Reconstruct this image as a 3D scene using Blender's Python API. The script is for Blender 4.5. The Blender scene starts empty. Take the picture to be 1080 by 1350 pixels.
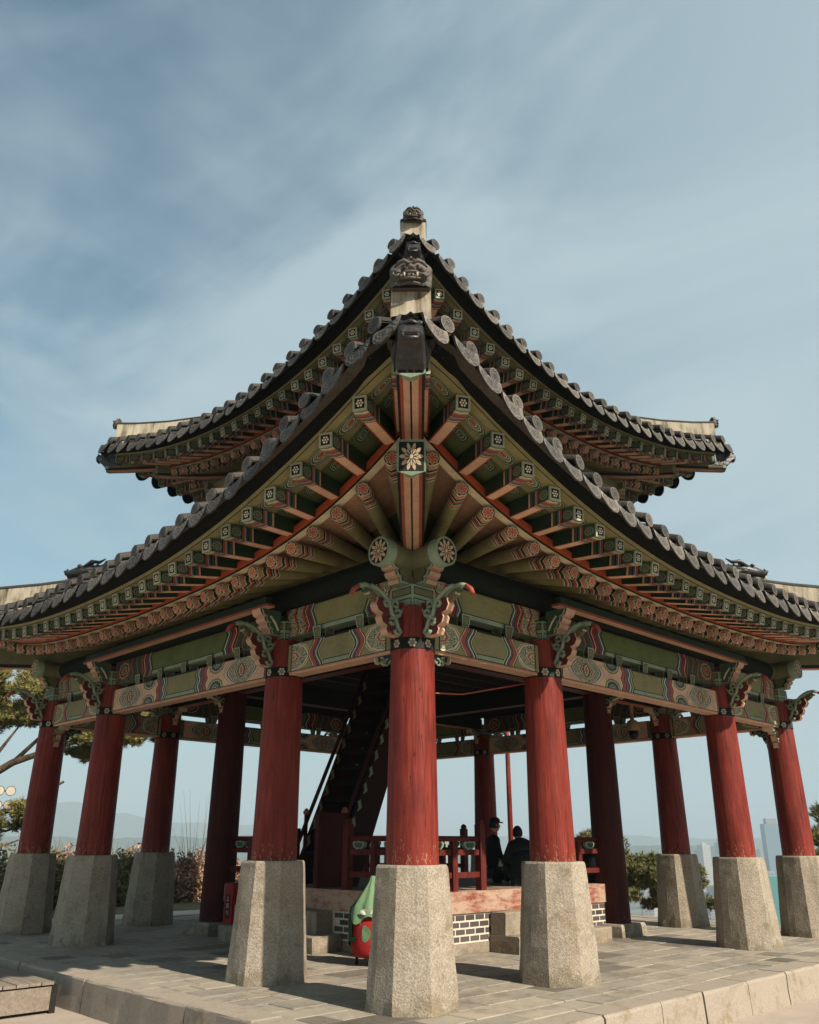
import bpy, bmesh, math, random
from math import sin, cos, pi, radians, sqrt, atan2, exp, hypot
from mathutils import Vector, Matrix, noise
random.seed(7)
S = bpy.context.scene
C = S.collection
# ---------------------------------------------------------------- camera
CAM = Vector((-11.690, -11.771, 1.55))
PITCH, YAW, ROLL, FPX = 0.3786, 0.7956, 0.0028, 1091.0
F0 = Vector((cos(YAW), sin(YAW), 0)); R0 = Vector((sin(YAW), -cos(YAW), 0)); U0 = Vector((0, 0, 1))
F2 = F0*cos(PITCH)+U0*sin(PITCH); U2 = -F0*sin(PITCH)+U0*cos(PITCH)
R3 = R0*cos(ROLL)+U2*sin(ROLL); U3 = -R0*sin(ROLL)+U2*cos(ROLL)
cd = bpy.data.cameras.new('camera'); cam = bpy.data.objects.new('camera', cd); C.objects.link(cam)
cam.matrix_world = Matrix(((R3.x, U3.x, -F2.x, CAM.x), (R3.y, U3.y, -F2.y, CAM.y), (R3.z, U3.z, -F2.z, CAM.z), (0, 0, 0, 1)))
cd.sensor_fit = 'HORIZONTAL'; cd.sensor_width = 36; cd.lens = FPX/1080*36
cd.clip_start = .1; cd.clip_end = 30000
S.camera = cam
# ---------------------------------------------------------------- light
SUN_EL = radians(37); SUN_ROT = radians(179)
W = bpy.data.worlds.new('World'); S.world = W; W.use_nodes = True
def world():
    nt = W.node_tree; n = nt.nodes; l = nt.links; n.clear()
    out = n.new('ShaderNodeOutputWorld'); bg = n.new('ShaderNodeBackground')
    sky = n.new('ShaderNodeTexSky'); sky.sky_type = 'NISHITA'; sky.sun_disc = False
    sky.sun_elevation = SUN_EL; sky.sun_rotation = SUN_ROT; sky.air_density = 1.0; sky.dust_density = 1.2; sky.ozone_density = 2.0
    tc = n.new('ShaderNodeTexCoord')
    # thin high cloud: project the direction onto a plane overhead
    sep = n.new('ShaderNodeSeparateXYZ'); l.new(tc.outputs['Generated'], sep.inputs[0])
    add = n.new('ShaderNodeMath'); add.operation = 'ADD'; add.inputs[1].default_value = .18; l.new(sep.outputs[2], add.inputs[0])
    dx = n.new('ShaderNodeMath'); dx.operation = 'DIVIDE'; l.new(sep.outputs[0], dx.inputs[0]); l.new(add.outputs[0], dx.inputs[1])
    dy = n.new('ShaderNodeMath'); dy.operation = 'DIVIDE'; l.new(sep.outputs[1], dy.inputs[0]); l.new(add.outputs[0], dy.inputs[1])
    cmb = n.new('ShaderNodeCombineXYZ'); l.new(dx.outputs[0], cmb.inputs[0]); l.new(dy.outputs[0], cmb.inputs[1])
    def cloud(rot, sc, scale, detail, lo, hi, amt):
        mp = n.new('ShaderNodeMapping'); mp.inputs['Rotation'].default_value = (0, 0, radians(rot)); mp.inputs['Scale'].default_value = sc
        l.new(cmb.outputs[0], mp.inputs[0])
        no = n.new('ShaderNodeTexNoise'); no.inputs['Scale'].default_value = scale; no.inputs['Detail'].default_value = detail
        no.inputs['Roughness'].default_value = .55; no.inputs['Distortion'].default_value = .6
        l.new(mp.outputs[0], no.inputs['Vector'])
        mr = n.new('ShaderNodeMapRange'); mr.inputs['From Min'].default_value = lo; mr.inputs['From Max'].default_value = hi
        mr.inputs['To Max'].default_value = amt; mr.interpolation_type = 'SMOOTHSTEP'
        l.new(no.outputs['Fac'], mr.inputs['Value']); return mr.outputs[0]
    a = cloud(-42, (1.1, .62, 1), 1.7, 12, .42, .66, .80)
    b = cloud(20, (.6, .6, 1), 1.2, 6, .42, .66, .60)
    # more veil low down and towards the east (right)
    hz = n.new('ShaderNodeMapRange'); hz.inputs['From Min'].default_value = .55; hz.inputs['From Max'].default_value = -.02
    hz.inputs['To Max'].default_value = .15; l.new(sep.outputs[2], hz.inputs['Value'])
    ea = n.new('ShaderNodeVectorMath'); ea.operation = 'DOT_PRODUCT'; ea.inputs[1].default_value = (R0.x, R0.y, 0)
    l.new(tc.outputs['Generated'], ea.inputs[0])
    er = n.new('ShaderNodeMapRange'); er.inputs['From Min'].default_value = -.35; er.inputs['From Max'].default_value = .5
    er.inputs['To Max'].default_value = .78; er.interpolation_type = 'SMOOTHSTEP'; l.new(ea.outputs['Value'], er.inputs['Value'])
    def comb(x, y):   # 1-(1-x)(1-y)
        p = n.new('ShaderNodeMath'); p.operation = 'SUBTRACT'; p.inputs[0].default_value = 1; l.new(x, p.inputs[1])
        q = n.new('ShaderNodeMath'); q.operation = 'SUBTRACT'; q.inputs[0].default_value = 1; l.new(y, q.inputs[1])
        m = n.new('ShaderNodeMath'); m.operation = 'MULTIPLY'; l.new(p.outputs[0], m.inputs[0]); l.new(q.outputs[0], m.inputs[1])
        r = n.new('ShaderNodeMath'); r.operation = 'SUBTRACT'; r.inputs[0].default_value = 1; l.new(m.outputs[0], r.inputs[1])
        return r.outputs[0]
    fac = comb(comb(a, b), comb(hz.outputs[0], er.outputs[0]))
    mx = n.new('ShaderNodeMix'); mx.data_type = 'RGBA'; l.new(fac, mx.inputs[0])
    tn = n.new('ShaderNodeMix'); tn.data_type = 'RGBA'; tn.blend_type = 'MULTIPLY'; tn.inputs[0].default_value = 1; tn.inputs[7].default_value = (.74, 1.26, 1.16, 1)
    l.new(sky.outputs[0], tn.inputs[6]); l.new(tn.outputs[2], mx.inputs[6]); mx.inputs[7].default_value = (4.9, 6.1, 6.65, 1)
    l.new(mx.outputs[2], bg.inputs[0]); bg.inputs[1].default_value = .053
    l.new(bg.outputs[0], out.inputs[0])
world()
sl = bpy.data.lights.new('sun', 'SUN'); sl.energy = 4.9; sl.angle = radians(.6); sl.color = (1, .90, .76)
sun = bpy.data.objects.new('sun', sl); C.objects.link(sun)
sd = Vector((sin(SUN_ROT)*cos(SUN_EL), cos(SUN_ROT)*cos(SUN_EL), sin(SUN_EL)))
sun.rotation_euler = sd.to_track_quat('Z', 'Y').to_euler(); sun.location = (0, -30, 30)
S.view_settings.view_transform = 'Standard'; S.view_settings.look = 'None'; S.view_settings.gamma = 1
S.view_settings.use_curve_mapping = False; S.view_settings.exposure = 0.92
S.render.engine = 'CYCLES'

# ---------------------------------------------------------------- node helpers
class V:
    nt = None
    def __init__(s, k): s.k = k
    @staticmethod
    def op(o, *a):
        m = V.nt.nodes.new('ShaderNodeMath'); m.operation = o
        for i, x in enumerate(a):
            if isinstance(x, V): V.nt.links.new(x.k, m.inputs[i])
            else: m.inputs[i].default_value = x
        return V(m.outputs[0])
    def __add__(s, o): return V.op('ADD', s, o)
    def __radd__(s, o): return V.op('ADD', o, s)
    def __sub__(s, o): return V.op('SUBTRACT', s, o)
    def __rsub__(s, o): return V.op('SUBTRACT', o, s)
    def __mul__(s, o): return V.op('MULTIPLY', s, o)
    def __rmul__(s, o): return V.op('MULTIPLY', o, s)
    def __truediv__(s, o): return V.op('DIVIDE', s, o)
    def __neg__(s): return V.op('MULTIPLY', s, -1.0)
def vabs(a): return V.op('ABSOLUTE', a)
def vsin(a): return V.op('SINE', a)
def vcos(a): return V.op('COSINE', a)
def vsqrt(a): return V.op('SQRT', a)
def vmin(a, b): return V.op('MINIMUM', a, b)
def vmax(a, b): return V.op('MAXIMUM', a, b)
def lt(a, b): return V.op('LESS_THAN', a, b)
def gt(a, b): return V.op('GREATER_THAN', a, b)
def frac(a): return V.op('FRACT', a)
def atan(a, b): return V.op('ARCTAN2', a, b)
def ping(a, s): return V.op('PINGPONG', a, s)
def ln(a, b): return vsqrt(a*a+b*b)
def uv():
    n = V.nt.nodes.new('ShaderNodeUVMap'); s = V.nt.nodes.new('ShaderNodeSeparateXYZ')
    V.nt.links.new(n.outputs[0], s.inputs[0]); return V(s.outputs[0]), V(s.outputs[1])
def objco():
    n = V.nt.nodes.new('ShaderNodeTexCoord'); return V(n.outputs['Object'])
def scaled(v, sc):
    m = V.nt.nodes.new('ShaderNodeMapping'); m.inputs['Scale'].default_value = sc; V.nt.links.new(v.k, m.inputs[0]); return V(m.outputs[0])
def noi(vec, scale, detail=4, rough=.55, dist=0):
    n = V.nt.nodes.new('ShaderNodeTexNoise'); n.inputs['Scale'].default_value = scale; n.inputs['Detail'].default_value = detail
    n.inputs['Roughness'].default_value = rough; n.inputs['Distortion'].default_value = dist
    V.nt.links.new(vec.k, n.inputs['Vector']); return V(n.outputs['Fac'])
def voro(vec, scale, feature='F1'):
    n = V.nt.nodes.new('ShaderNodeTexVoronoi'); n.feature = feature; n.inputs['Scale'].default_value = scale
    V.nt.links.new(vec.k, n.inputs['Vector']); return V(n.outputs['Distance'])
def comb3(a, b, c=0.0):
    n = V.nt.nodes.new('ShaderNodeCombineXYZ')
    for i, x in enumerate((a, b, c)):
        if isinstance(x, V): V.nt.links.new(x.k, n.inputs[i])
        else: n.inputs[i].default_value = x
    return V(n.outputs[0])
def col(c): return tuple(c)+(1,) if len(c) == 3 else c
def mixc(f, a, b, mode='MIX'):
    m = V.nt.nodes.new('ShaderNodeMix'); m.data_type = 'RGBA'; m.blend_type = mode
    if isinstance(f, V): V.nt.links.new(f.k, m.inputs[0])
    else: m.inputs[0].default_value = f
    for i, x in ((6, a), (7, b)):
        if isinstance(x, V): V.nt.links.new(x.k, m.inputs[i])
        else: m.inputs[i].default_value = col(x)
    return V(m.outputs[2])
def ramp(v, stops, mode='CONSTANT'):
    n = V.nt.nodes.new('ShaderNodeValToRGB'); r = n.color_ramp; r.interpolation = mode
    while len(r.elements) > 1: r.elements.remove(r.elements[-1])
    r.elements[0].position = stops[0][0]; r.elements[0].color = col(stops[0][1])
    for p, c in stops[1:]:
        e = r.elements.new(min(p, 1)); e.color = col(c)
    V.nt.links.new(v.k, n.inputs[0]); return V(n.outputs[0])
def rnd():
    o = V.nt.nodes.new('ShaderNodeObjectInfo'); g = V.nt.nodes.new('ShaderNodeNewGeometry')
    return frac(V(o.outputs['Random'])+V(g.outputs['Random Per Island'])*1.7)
def hgt():
    g = V.nt.nodes.new('ShaderNodeNewGeometry'); s = V.nt.nodes.new('ShaderNodeSeparateXYZ')
    V.nt.links.new(g.outputs['Position'], s.inputs[0]); return V(s.outputs[2])
def posn():
    g = V.nt.nodes.new('ShaderNodeNewGeometry'); return V(g.outputs['Position'])
def material(name, fn, rough=.6, spec=.2):
    m = bpy.data.materials.new(name); m.use_nodes = True; V.nt = m.node_tree
    b = [x for x in m.node_tree.nodes if x.type == 'BSDF_PRINCIPLED'][0]
    b.inputs['Roughness'].default_value = rough; b.inputs['Specular IOR Level'].default_value = spec
    r = fn()
    if not isinstance(r, tuple): r = (r, None, 0)
    c, h, d = r[:3]
    if isinstance(c, V): V.nt.links.new(c.k, b.inputs['Base Color'])
    if h is not None:
        bp = V.nt.nodes.new('ShaderNodeBump'); bp.inputs['Strength'].default_value = 1; bp.inputs['Distance'].default_value = d
        V.nt.links.new(h.k, bp.inputs['Height']); V.nt.links.new(bp.outputs[0], b.inputs['Normal'])
    if len(r) > 3 and r[3] is not None: V.nt.links.new(r[3].k, b.inputs['Roughness'])
    m.diffuse_color = (.5, .5, .5, 1)
    return m
# palette
OLIVE = (.135, .130, .066); OLIVE2 = (.205, .190, .092); PALE = (.22, .28, .20); TEAL = (.045, .085, .055); DKGREEN = (.016, .036, .020)
PINK = (.55, .34, .235); ROSE = (.30, .075, .048); RED = (.20, .022, .014); DARK = (.010, .012, .010); CREAM = (.50, .44, .31)
BLUE = (.06, .09, .15); PURP = (.16, .085, .11); ORANGE = (.36, .070, .028); WHITE = (.72, .66, .54)
def worn(c, amt=.5):
    p = objco(); a = noi(p, 5, 6, .65); b = noi(p, 40, 3)
    f = a*.7+b*.3
    c = mixc(1.0, c, ramp(f, [(.28, (1-amt*.75,)*3), (.45, (.90, .89, .86)), (.58, (1.02, 1.01, .98)), (.72, (1.2, 1.17, 1.1))], 'LINEAR'), 'MULTIPLY')
    o_ = V.nt.nodes.new('ShaderNodeObjectInfo'); c = mixc(1.0, c, ramp(V(o_.outputs['Random']), [(0, (.74, .74, .72)), (.5, (1, 1, 1)), (1, (1.16, 1.14, 1.08))], 'LINEAR'), 'MULTIPLY')
    c = mixc(gt(noi(posn(), 11, 8, .8), .64)*.45*amt*2.0, c, (.16, .13, .09))
    return c, noi(scaled(p, (1, 1, 1)), 60, 4), .003
def plain(name, c, rough=.6, amt=.5): return material(name, lambda: worn(c, amt), rough)

M = {}
for nm, c in (('olive', OLIVE), ('olive_light', OLIVE2), ('pale', PALE), ('pink', PINK), ('rose', ROSE), ('dark', DARK), ('cream', CREAM),
              ('red', RED), ('orange', ORANGE), ('dkgreen', DKGREEN), ('teal', TEAL), ('white', WHITE)):
    M[nm] = plain('paint_'+nm, c)
def f_soffpink(): return worn((.42, .25, .16), .7)
M['shadegreen'] = plain('paint_black_green', (.007, .011, .008), .9); M['eaveblack'] = plain('eave_shadow_board', (.004, .0045, .004), .95); M['winered'] = plain('paint_wine', (.10, .022, .018))  # first two hold painted-in shade, under eaves and indoors; wine is plain paint
M['soffit_pink'] = material('bare_soffit_board', f_soffpink, .75)
def f_redwood(lo=1.32, faded=1.0):
    def f():
        p = objco(); x = scaled(p, (1, 1, .045)); g = noi(x, 26, 8, .68, .3); s = noi(scaled(posn(), (1, 1, .45)), 2.6, 7, .68)
        base = ramp(g, [(.22, (.05, .006, .004)), (.40, (.135, .015, .009)), (.56, (.19, .025, .015)), (.72, (.235, .045, .028)), (.86, (.31, .095, .062))], 'LINEAR')
        base = mixc(1.0, base, ramp(s, [(.30, (.58, .55, .55)), (.48, (.95, .95, .95)), (.60, (1.08, 1.12, 1.12)), (.74, (1.25, 1.6, 1.6))], 'LINEAR'), 'MULTIPLY')
        # checks (long cracks)
        cr = noi(scaled(p, (1, 1, .02)), 17, 2, .4, .15); ck = vmax(lt(vabs(cr-.56), .006), lt(vabs(cr-.42), .004))
        base = mixc(ck*.8, base, (.03, .008, .006))
        # bare wood where it has flaked near the foot
        z = hgt(); low = V.op('MULTIPLY', V.op('SUBTRACT', lo+.42, z), 2.6); low = vmax(vmin(low, 1.0), 0.0)
        fl = noi(scaled(p, (1, 1, .42)), 34, 7, .75); fk = gt(fl+low*.17, .72)
        base = mixc(fk*.75, base, (.34, .17, .10))
        fl2 = gt(noi(scaled(p, (1, 1, .10)), 12, 7, .75), .71)
        base = mixc(fl2*.5, base, (.33, .12, .075))
        return base, g*1.0+ck*-.6, .006
    return f
M['redwood'] = material('weathered_red_column', f_redwood(), .55)
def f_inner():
    c, h, d = f_redwood(.2)(); return mixc(1.0, c, (.30, .30, .34), 'MULTIPLY'), h, d  # red wood multiplied down: indoor shade put into the colour
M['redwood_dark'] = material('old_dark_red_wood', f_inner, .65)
M['stairwood'] = plain('stair_dark_maroon', (.030, .009, .008), .8)  # near-black maroon: shade around the stair put into the colour
def f_rail():
    c, h, d = f_redwood(.2)(); return mixc(1.0, c, (.62, .66, .70), 'MULTIPLY'), h, d  # red wood multiplied down to a duller tone
M['redwood_rail'] = material('faded_red_railing', f_rail, .65)
M['redwood_low'] = material('weathered_red_wood', f_redwood(.2), .6)
def f_sill():
    p = objco(); n = noi(scaled(p, (.25, .25, 1)), 12, 8, .75, .4); k = noi(p, 2.4, 6, .7)
    c = mixc(ramp(n*.6+k*.5, [(.46, (0, 0, 0)), (.58, (1, 1, 1))], 'LINEAR'), (.22, .06, .04), (.38, .26, .185))
    return c, n, .004
M['sill'] = material('worn_sill_paint', f_sill, .75)
def f_stone(base, base2, sc=1.0, bump=.012, stain=True):
    def f():
        p = objco(); g = noi(p, 95*sc, 4, .7); v = voro(p, 55*sc); m = noi(posn(), 2.6, 7, .7); p2 = posn()
        c = ramp(g*.55+v*.5, [(.25, base2), (.50, base), (.68, tuple(min(1, x*1.28) for x in base))], 'LINEAR')
        c = mixc(1.0, c, ramp(m, [(.28, (.72, .68, .62)), (.5, (1, 1, 1)), (.75, (1.14, 1.12, 1.08))], 'LINEAR'), 'MULTIPLY')
        if stain:
            z = hgt(); lowm = vmax(vmin((.22-z)*4.0, 1.0), 0.0)
            st = vmax(vmin((noi(p2, 5, 7, .75)+lowm*.19-.55)*9.0, 1.0), 0.0)*.6
            c = mixc(st, c, (.13, .105, .06))
            o = vmax(vmin((noi(p2, 1.7, 6, .7)-.50)*6.0, 1.0), 0.0)*.35
            c = mixc(o, c, (.27, .19, .105))
            sk_ = vmax(vmin((noi(scaled(p2, (1, 1, .10)), 7, 5, .6)-.56)*7.0, 1.0), 0.0)*.45; c = mixc(sk_, c, (.10, .088, .07))
        return c, g*.6+v*.5+noi(p, 24, 4)*1.2, bump
    return f
M['granite'] = material('granite', f_stone((.285, .243, .190), (.205, .172, .132), .9, .007), .85, .2)
M['granite_fine'] = material('granite_fine', f_stone((.265, .225, .175), (.175, .148, .115), 1.2, .006), .85, .2)
def f_slab():
    p = posn(); r = rnd(); g = noi(p, 70, 5, .7); m = noi(p, 1.1, 6, .65); t = noi(p, 9, 5, .65)
    c = ramp(g, [(.3, (.245, .218, .178)), (.6, (.325, .290, .240))], 'LINEAR')
    c = mixc(1.0, c, ramp(r, [(0, (.82, .83, .84)), (.5, (1, .99, .97)), (.84, (1.12, 1.08, 1.02)), (.89, (.66, .65, .64)), (1, (.42, .41, .40))], 'LINEAR'), 'MULTIPLY')
    c = mixc(1.0, c, ramp(m*.6+t*.4, [(.34, (.50, .48, .45)), (.47, (.92, .91, .9)), (.56, (1.05, 1.04, 1.02)), (.7, (1.25, 1.2, 1.12))], 'LINEAR'), 'MULTIPLY')
    c = mixc(vmax(vmin((noi(p, 2.3, 8, .75)-.54)*9.0, 1.0), 0.0)*.45, c, (.095, .085, .07))
    return c, g+t*.8, .004
M['slab'] = material('paving_stone', f_slab, .8, .25)
def f_kerb():
    p = posn(); g = noi(p, 60, 5, .7); m = noi(p, 4.5, 6, .7)
    c = ramp(g, [(.3, (.25, .21, .165)), (.65, (.36, .305, .245))], 'LINEAR')
    c = mixc(ramp(m, [(.54, (0, 0, 0)), (.68, (.75, .75, .75))], 'LINEAR'), c, (.20, .15, .085))
    return c, g+m, .006
M['kerb'] = material('kerb_stone', f_kerb, .85, .2)
M['mortar'] = material('joint_sand', lambda: worn((.10, .085, .065)), .95)
def f_sand():
    p = posn(); g = noi(p, 160, 4, .7); m = noi(p, 1.2, 5, .6)
    c = ramp(g*.5+m*.5, [(.35, (.37, .30, .24)), (.6, (.50, .415, .345))], 'LINEAR'); return c, g+noi(p, 7, 4)*1.5, .012
M['sand'] = material('decomposed_granite_sand', f_sand, .95, .1)
def f_land():
    p = posn(); g = noi(p, .05, 8, .7); m = noi(p, .6, 6, .7)
    c = ramp(g*.5+m*.5, [(.35, (.07, .07, .035)), (.5, (.11, .10, .05)), (.62, (.17, .135, .08))], 'LINEAR'); return c, m, .1
M['land'] = material('winter_hillside', f_land, .95, .1)
def f_plainland():
    p = posn(); g = noi(p, .004, 8, .7); v = voro(p, .012)
    c = ramp(g*.6+v*.25, [(.3, (.06, .075, .05)), (.45, (.16, .16, .14)), (.6, (.28, .27, .25))], 'LINEAR'); return c
M['lowland'] = material('city_lowland', f_plainland, .9, .1)
M['hill'] = material('far_hill_forest', lambda: (ramp(noi(posn(), .006, 8, .7), [(.3, (.035, .05, .035)), (.7, (.07, .08, .05))], 'LINEAR')), .95, .1)
def f_tile(dark, light):
    def f():
        p = objco(); g = noi(p, 30, 5, .7); m = noi(posn(), 2.2, 5, .6); r = rnd()
        c = ramp(g*.6+m*.4, [(.32, dark), (.6, light)], 'LINEAR')
        c = mixc(1.0, c, ramp(r, [(0, (.6, .6, .6)), (.5, (1, 1, .98)), (1, (1.45, 1.38, 1.28))], 'LINEAR'), 'MULTIPLY')
        return c, g, .004
    return f
M['tile'] = material('clay_tile', f_tile((.016, .015, .014), (.066, .059, .053)), .8, .2)
def f_face():   # moulded arabesque on the tile ends
    u, v = uv(); r = ln(u, v); a = atan(v, u)
    cu = vsin(r*17.0+vsin(a*4.0)*2.2)*vcos(a*5.0+r*6.0)
    rim = gt(r, .82)
    h = cu*.5+rim*.8
    p = objco(); g = noi(p, 40, 4)
    c = ramp(h*.35+.45+g*.2, [(.2, (.018, .016, .015)), (.50, (.082, .074, .067)), (.9, (.17, .152, .135))], 'LINEAR')
    o_ = V.nt.nodes.new('ShaderNodeObjectInfo'); c = mixc(1.0, c, ramp(V(o_.outputs['Random']), [(0, (.62, .62, .62)), (.6, (1, 1, 1)), (1, (1.35, 1.3, 1.2))], 'LINEAR'), 'MULTIPLY')
    c = mixc(gt(noi(posn(), 16, 6, .75), .62)*.5, c, (.26, .25, .20))
    return c, h, .012
M['tile_face'] = material('moulded_tile_face', f_face, .8, .2)
def f_plaster():
    p = posn(); s = noi(scaled(p, (1, 1, .13)), 9, 6, .7); m = noi(p, 2.5, 5)
    c = ramp(s*.65+m*.35, [(.38, (.07, .055, .04)), (.45, (.22, .18, .125)), (.52, (.36, .31, .23)), (.66, (.47, .41, .32))], 'LINEAR'); return c, s, .004
M['plaster'] = material('lime_plaster', f_plaster, .85, .2)
M['glaze'] = material('dark_glazed_tile', lambda: (ramp(noi(objco(), 9, 6, .7), [(.4, (.010, .009, .009)), (.66, (.045, .040, .036))], 'LINEAR'), noi(objco(), 14, 5), .014), .42, .45)
M['goblin'] = material('moulded_goblin_clay', f_tile((.030, .025, .021), (.105, .090, .078)), .6, .3)
M['brick'] = material('grey_brick', lambda: (mixc(rnd(), (.055, .045, .045), (.095, .08, .078)), noi(objco(), 50, 4), .004), .85)
M['limejoint'] = material('white_pointing', lambda: worn((.60, .53, .43), .3), .85)
def f_deck():
    p = posn(); g = noi(scaled(p, (14, 1, 14)), 2.2, 7, .7); r = rnd()
    c = ramp(g, [(.3, (.10, .08, .06)), (.7, (.26, .21, .165))], 'LINEAR'); c = mixc(r*.25, c, (.34, .29, .23)); return c, g, .006
M['deck'] = material('weathered_plank', f_deck, .85)
M['darkwood'] = material('shaded_old_wood', lambda: worn((.018, .016, .012)), .8)  # near-black: indoor shade is put into this wood's colour
M['black'] = plain('black_board', (.012, .013, .014), .45)
# ---- dancheong (painted woodwork) patterns; uv in metres from the middle of the member
def rings(m, stops, bg): return ramp(m, stops+[(.999, bg)])
def curls(x, y, sc, c1, c2, th=.42):
    d = voro(comb3(x, y), sc); return mixc(lt(frac(d*3.2), th), c1, c2)
def f_beam(half, H, kind):
    def f():
        u, v = uv(); hv = H/2; e = half-vabs(u); av = vabs(v)
        n = noi(comb3(u, v), 9, 3)-.5
        e = e+n*.02
        if kind == 'centre':
            c = mixc(0.0, PINK, PINK)
            c = mixc(lt(e, .05), c, DARK); c = mixc(lt(e, .035), c, OLIVE)
            du = e-.62; ang = atan(v, du)
            m = vabs(du)/.50+(av/hv)*(av/hv)*.55+vabs(vsin(ang*5.0))*.045
            cur = curls(u, v, 30, TEAL, CREAM, .40)
            med = rings(m, [(0, ORANGE), (.10, CREAM), (.14, TEAL), (.24, CREAM), (.27, RED), (.33, CREAM), (.36, TEAL), (.62, DARK), (.64, CREAM), (.69, BLUE), (.76, CREAM), (.82, PINK), (.90, DARK), (.92, CREAM)], PINK)
            med = mixc(gt(m, .36)*lt(m, .62), med, cur)
            c = mixc(lt(m, .985), c, med)
            # cross bar joining
            x2 = e-1.28; m2 = ln(x2/.24, (hv-av)/(hv*.92)); m2 = m2+vabs(vsin(atan(hv-av, x2)*6.0))*.06
            ro = rings(m2, [(0, RED), (.16, CREAM), (.22, TEAL), (.36, CREAM), (.40, BLUE), (.50, DARK), (.53, TEAL), (.70, CREAM), (.76, OLIVE2), (.88, DARK), (.92, CREAM)], PINK)
            c = mixc(lt(m2, .98), c, ro)
            w = e+vcos(v*(2*pi/hv))*.022; s0 = 1.50; k = .36
            band = ramp((w-s0)/k, [(0, CREAM), (.08, DARK), (.12, ROSE), (.34, DARK), (.38, PURP), (.52, BLUE), (.62, DARK), (.66, CREAM), (.74, TEAL), (.84, PALE), (.94, DARK)])
            c = mixc(gt(w, s0), c, band)
            pn = mixc(0.0, OLIVE2, OLIVE2); wp = s0+k
        elif kind == 'side':
            c = mixc(0.0, OLIVE2, OLIVE2)
            c = mixc(lt(vabs(e-.06), .01), c, DARK)
            du = e-.075; ang = atan(v, du); m = ln(du/.40, v/(hv*1.08))+vabs(vsin(ang*7.0))*.05
            cur = curls(u, v, 27, TEAL, CREAM, .42)
            med = rings(m, [(0, TEAL), (.22, CREAM), (.27, ROSE), (.38, CREAM), (.42, TEAL), (.78, DARK), (.80, CREAM), (.90, DARK), (.93, CREAM)], OLIVE2)
            med = mixc(vmax(gt(m, .42)*lt(m, .78), lt(m, .22)), med, cur)
            c = mixc(lt(m, .98)*gt(e, .07), c, med)
            w = e+vcos(v*(pi/hv))*.05; s0 = .46; k = .24
            band = ramp((w-s0)/k, [(0, DARK), (.06, CREAM), (.12, ROSE), (.44, DARK), (.50, BLUE), (.66, CREAM), (.74, DARK), (.80, TEAL), (.90, CREAM), (.96, DARK)])
            c = mixc(gt(w, s0), c, band); wp = s0+k; pn = mixc(0.0, OLIVE2, OLIVE2)
        elif kind in ('frieze_side', 'frieze_centre'):
            fc = kind == 'frieze_centre'
            z = ping(v+hv*1.5, hv)/hv          # zigzag 0..1
            w = e-z*.10+.05; s = 1.15 if fc else .42
            cur = curls(u, v, 24, DKGREEN, TEAL if fc else CREAM, .45)
            c = mixc(lt(frac(w*5.5), .22), cur, ROSE if fc else ORANGE)
            c = mixc(lt(vabs(frac(w*5.5)-.22), .05), c, DARK)
            if fc:
                fm = ln((e-.45)/.26, v/(hv*1.0))+vabs(vsin(atan(v, e-.45)*5.0))*.1
                c = mixc(lt(fm, .95), c, rings(fm, [(0, DARK), (.12, ORANGE), (.34, DARK), (.38, PALE), (.46, DKGREEN), (.66, CREAM), (.70, ROSE), (.84, DARK), (.88, TEAL)], DARK))
            k = .30 if fc else .20
            band = ramp((w-s)/k, [(0, DARK), (.08, CREAM), (.14, RED), (.44, DARK), (.52, BLUE), (.66, DARK), (.72, CREAM), (.80, TEAL), (.92, DARK)])
            c = mixc(gt(w, s), c, band); wp = s+k
            hatch = lt(frac((u+v)*42.0)*frac((u-v)*42.0), .3)
            pn = mixc(hatch*(.15 if fc else .5), (.10, .13, .045) if fc else OLIVE2, (.20, .20, .08) if not fc else (.07, .10, .035))
        pan = mixc(gt(v, hv*.86), pn, DARK); 
        pan = mixc(lt(v, -hv*.60), pan, DARK); pan = mixc(lt(v, -hv*.66), pan, PALE); pan = mixc(lt(v, -hv*.93), pan, DARK)
        c = mixc(gt(w, wp), c, pan)
        c = mixc(gt(av, hv*.95), c, DARK)
        p = objco(); g = noi(scaled(p, (.3, 1, 1)), 22, 6, .7); s_ = noi(p, 3, 5, .6)
        c = mixc(1.0, c, ramp(g*.5+s_*.5, [(.3, (.62, .6, .56)), (.52, (1, .98, .95)), (.7, (1.12, 1.1, 1.02))], 'LINEAR'), 'MULTIPLY')
        return c, g, .003
    return f
HB = .37
M['beam_centre'] = material('painted_beam_centre', f_beam(2.29, HB, 'centre'), .65)
M['beam_side'] = material('painted_beam_side', f_beam(.98, HB, 'side'), .65)
M['frieze_centre'] = material('painted_frieze_centre', f_beam(2.54, .40, 'frieze_centre'), .65)
M['frieze_side'] = material('painted_frieze_side', f_beam(1.12, .40, 'frieze_side'), .65)
def f_redflower():
    u, v = uv(); r = ln(u, v); a = atan(v, u); pet = vabs(vcos(a*4.0))
    R_ = pet*.12+.60
    c = mixc(lt(r, R_+.16), DARK, CREAM); c = mixc(lt(r, R_+.06), c, (.40, .11, .07))
    c = mixc(lt(pet, .22)*gt(r, .24)*lt(r, R_+.06), c, CREAM)
    c = mixc(gt(r, .90), c, TEAL); c = mixc(lt(r, .20), c, (.30, .12, .08)); c = mixc(lt(r, .10), c, OLIVE)
    w = worn(c, .4); return w
M['flower_red'] = material('painted_red_rosette', f_redflower, .6)
def f_whiteflower():
    u, v = uv(); r = ln(u, v); a = atan(v, u); b = V.op('WRAP', a, pi/6, -pi/6)
    d = ln(r*vcos(b)-.38, r*vsin(b))
    c = mixc(lt(vmin(d, r+.02), .150), DARK, WHITE)
    mx = vmax(vabs(u), vabs(v)); c = mixc(gt(mx, .70), c, (.36, .38, .29))
    return worn(c, .4)
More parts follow.
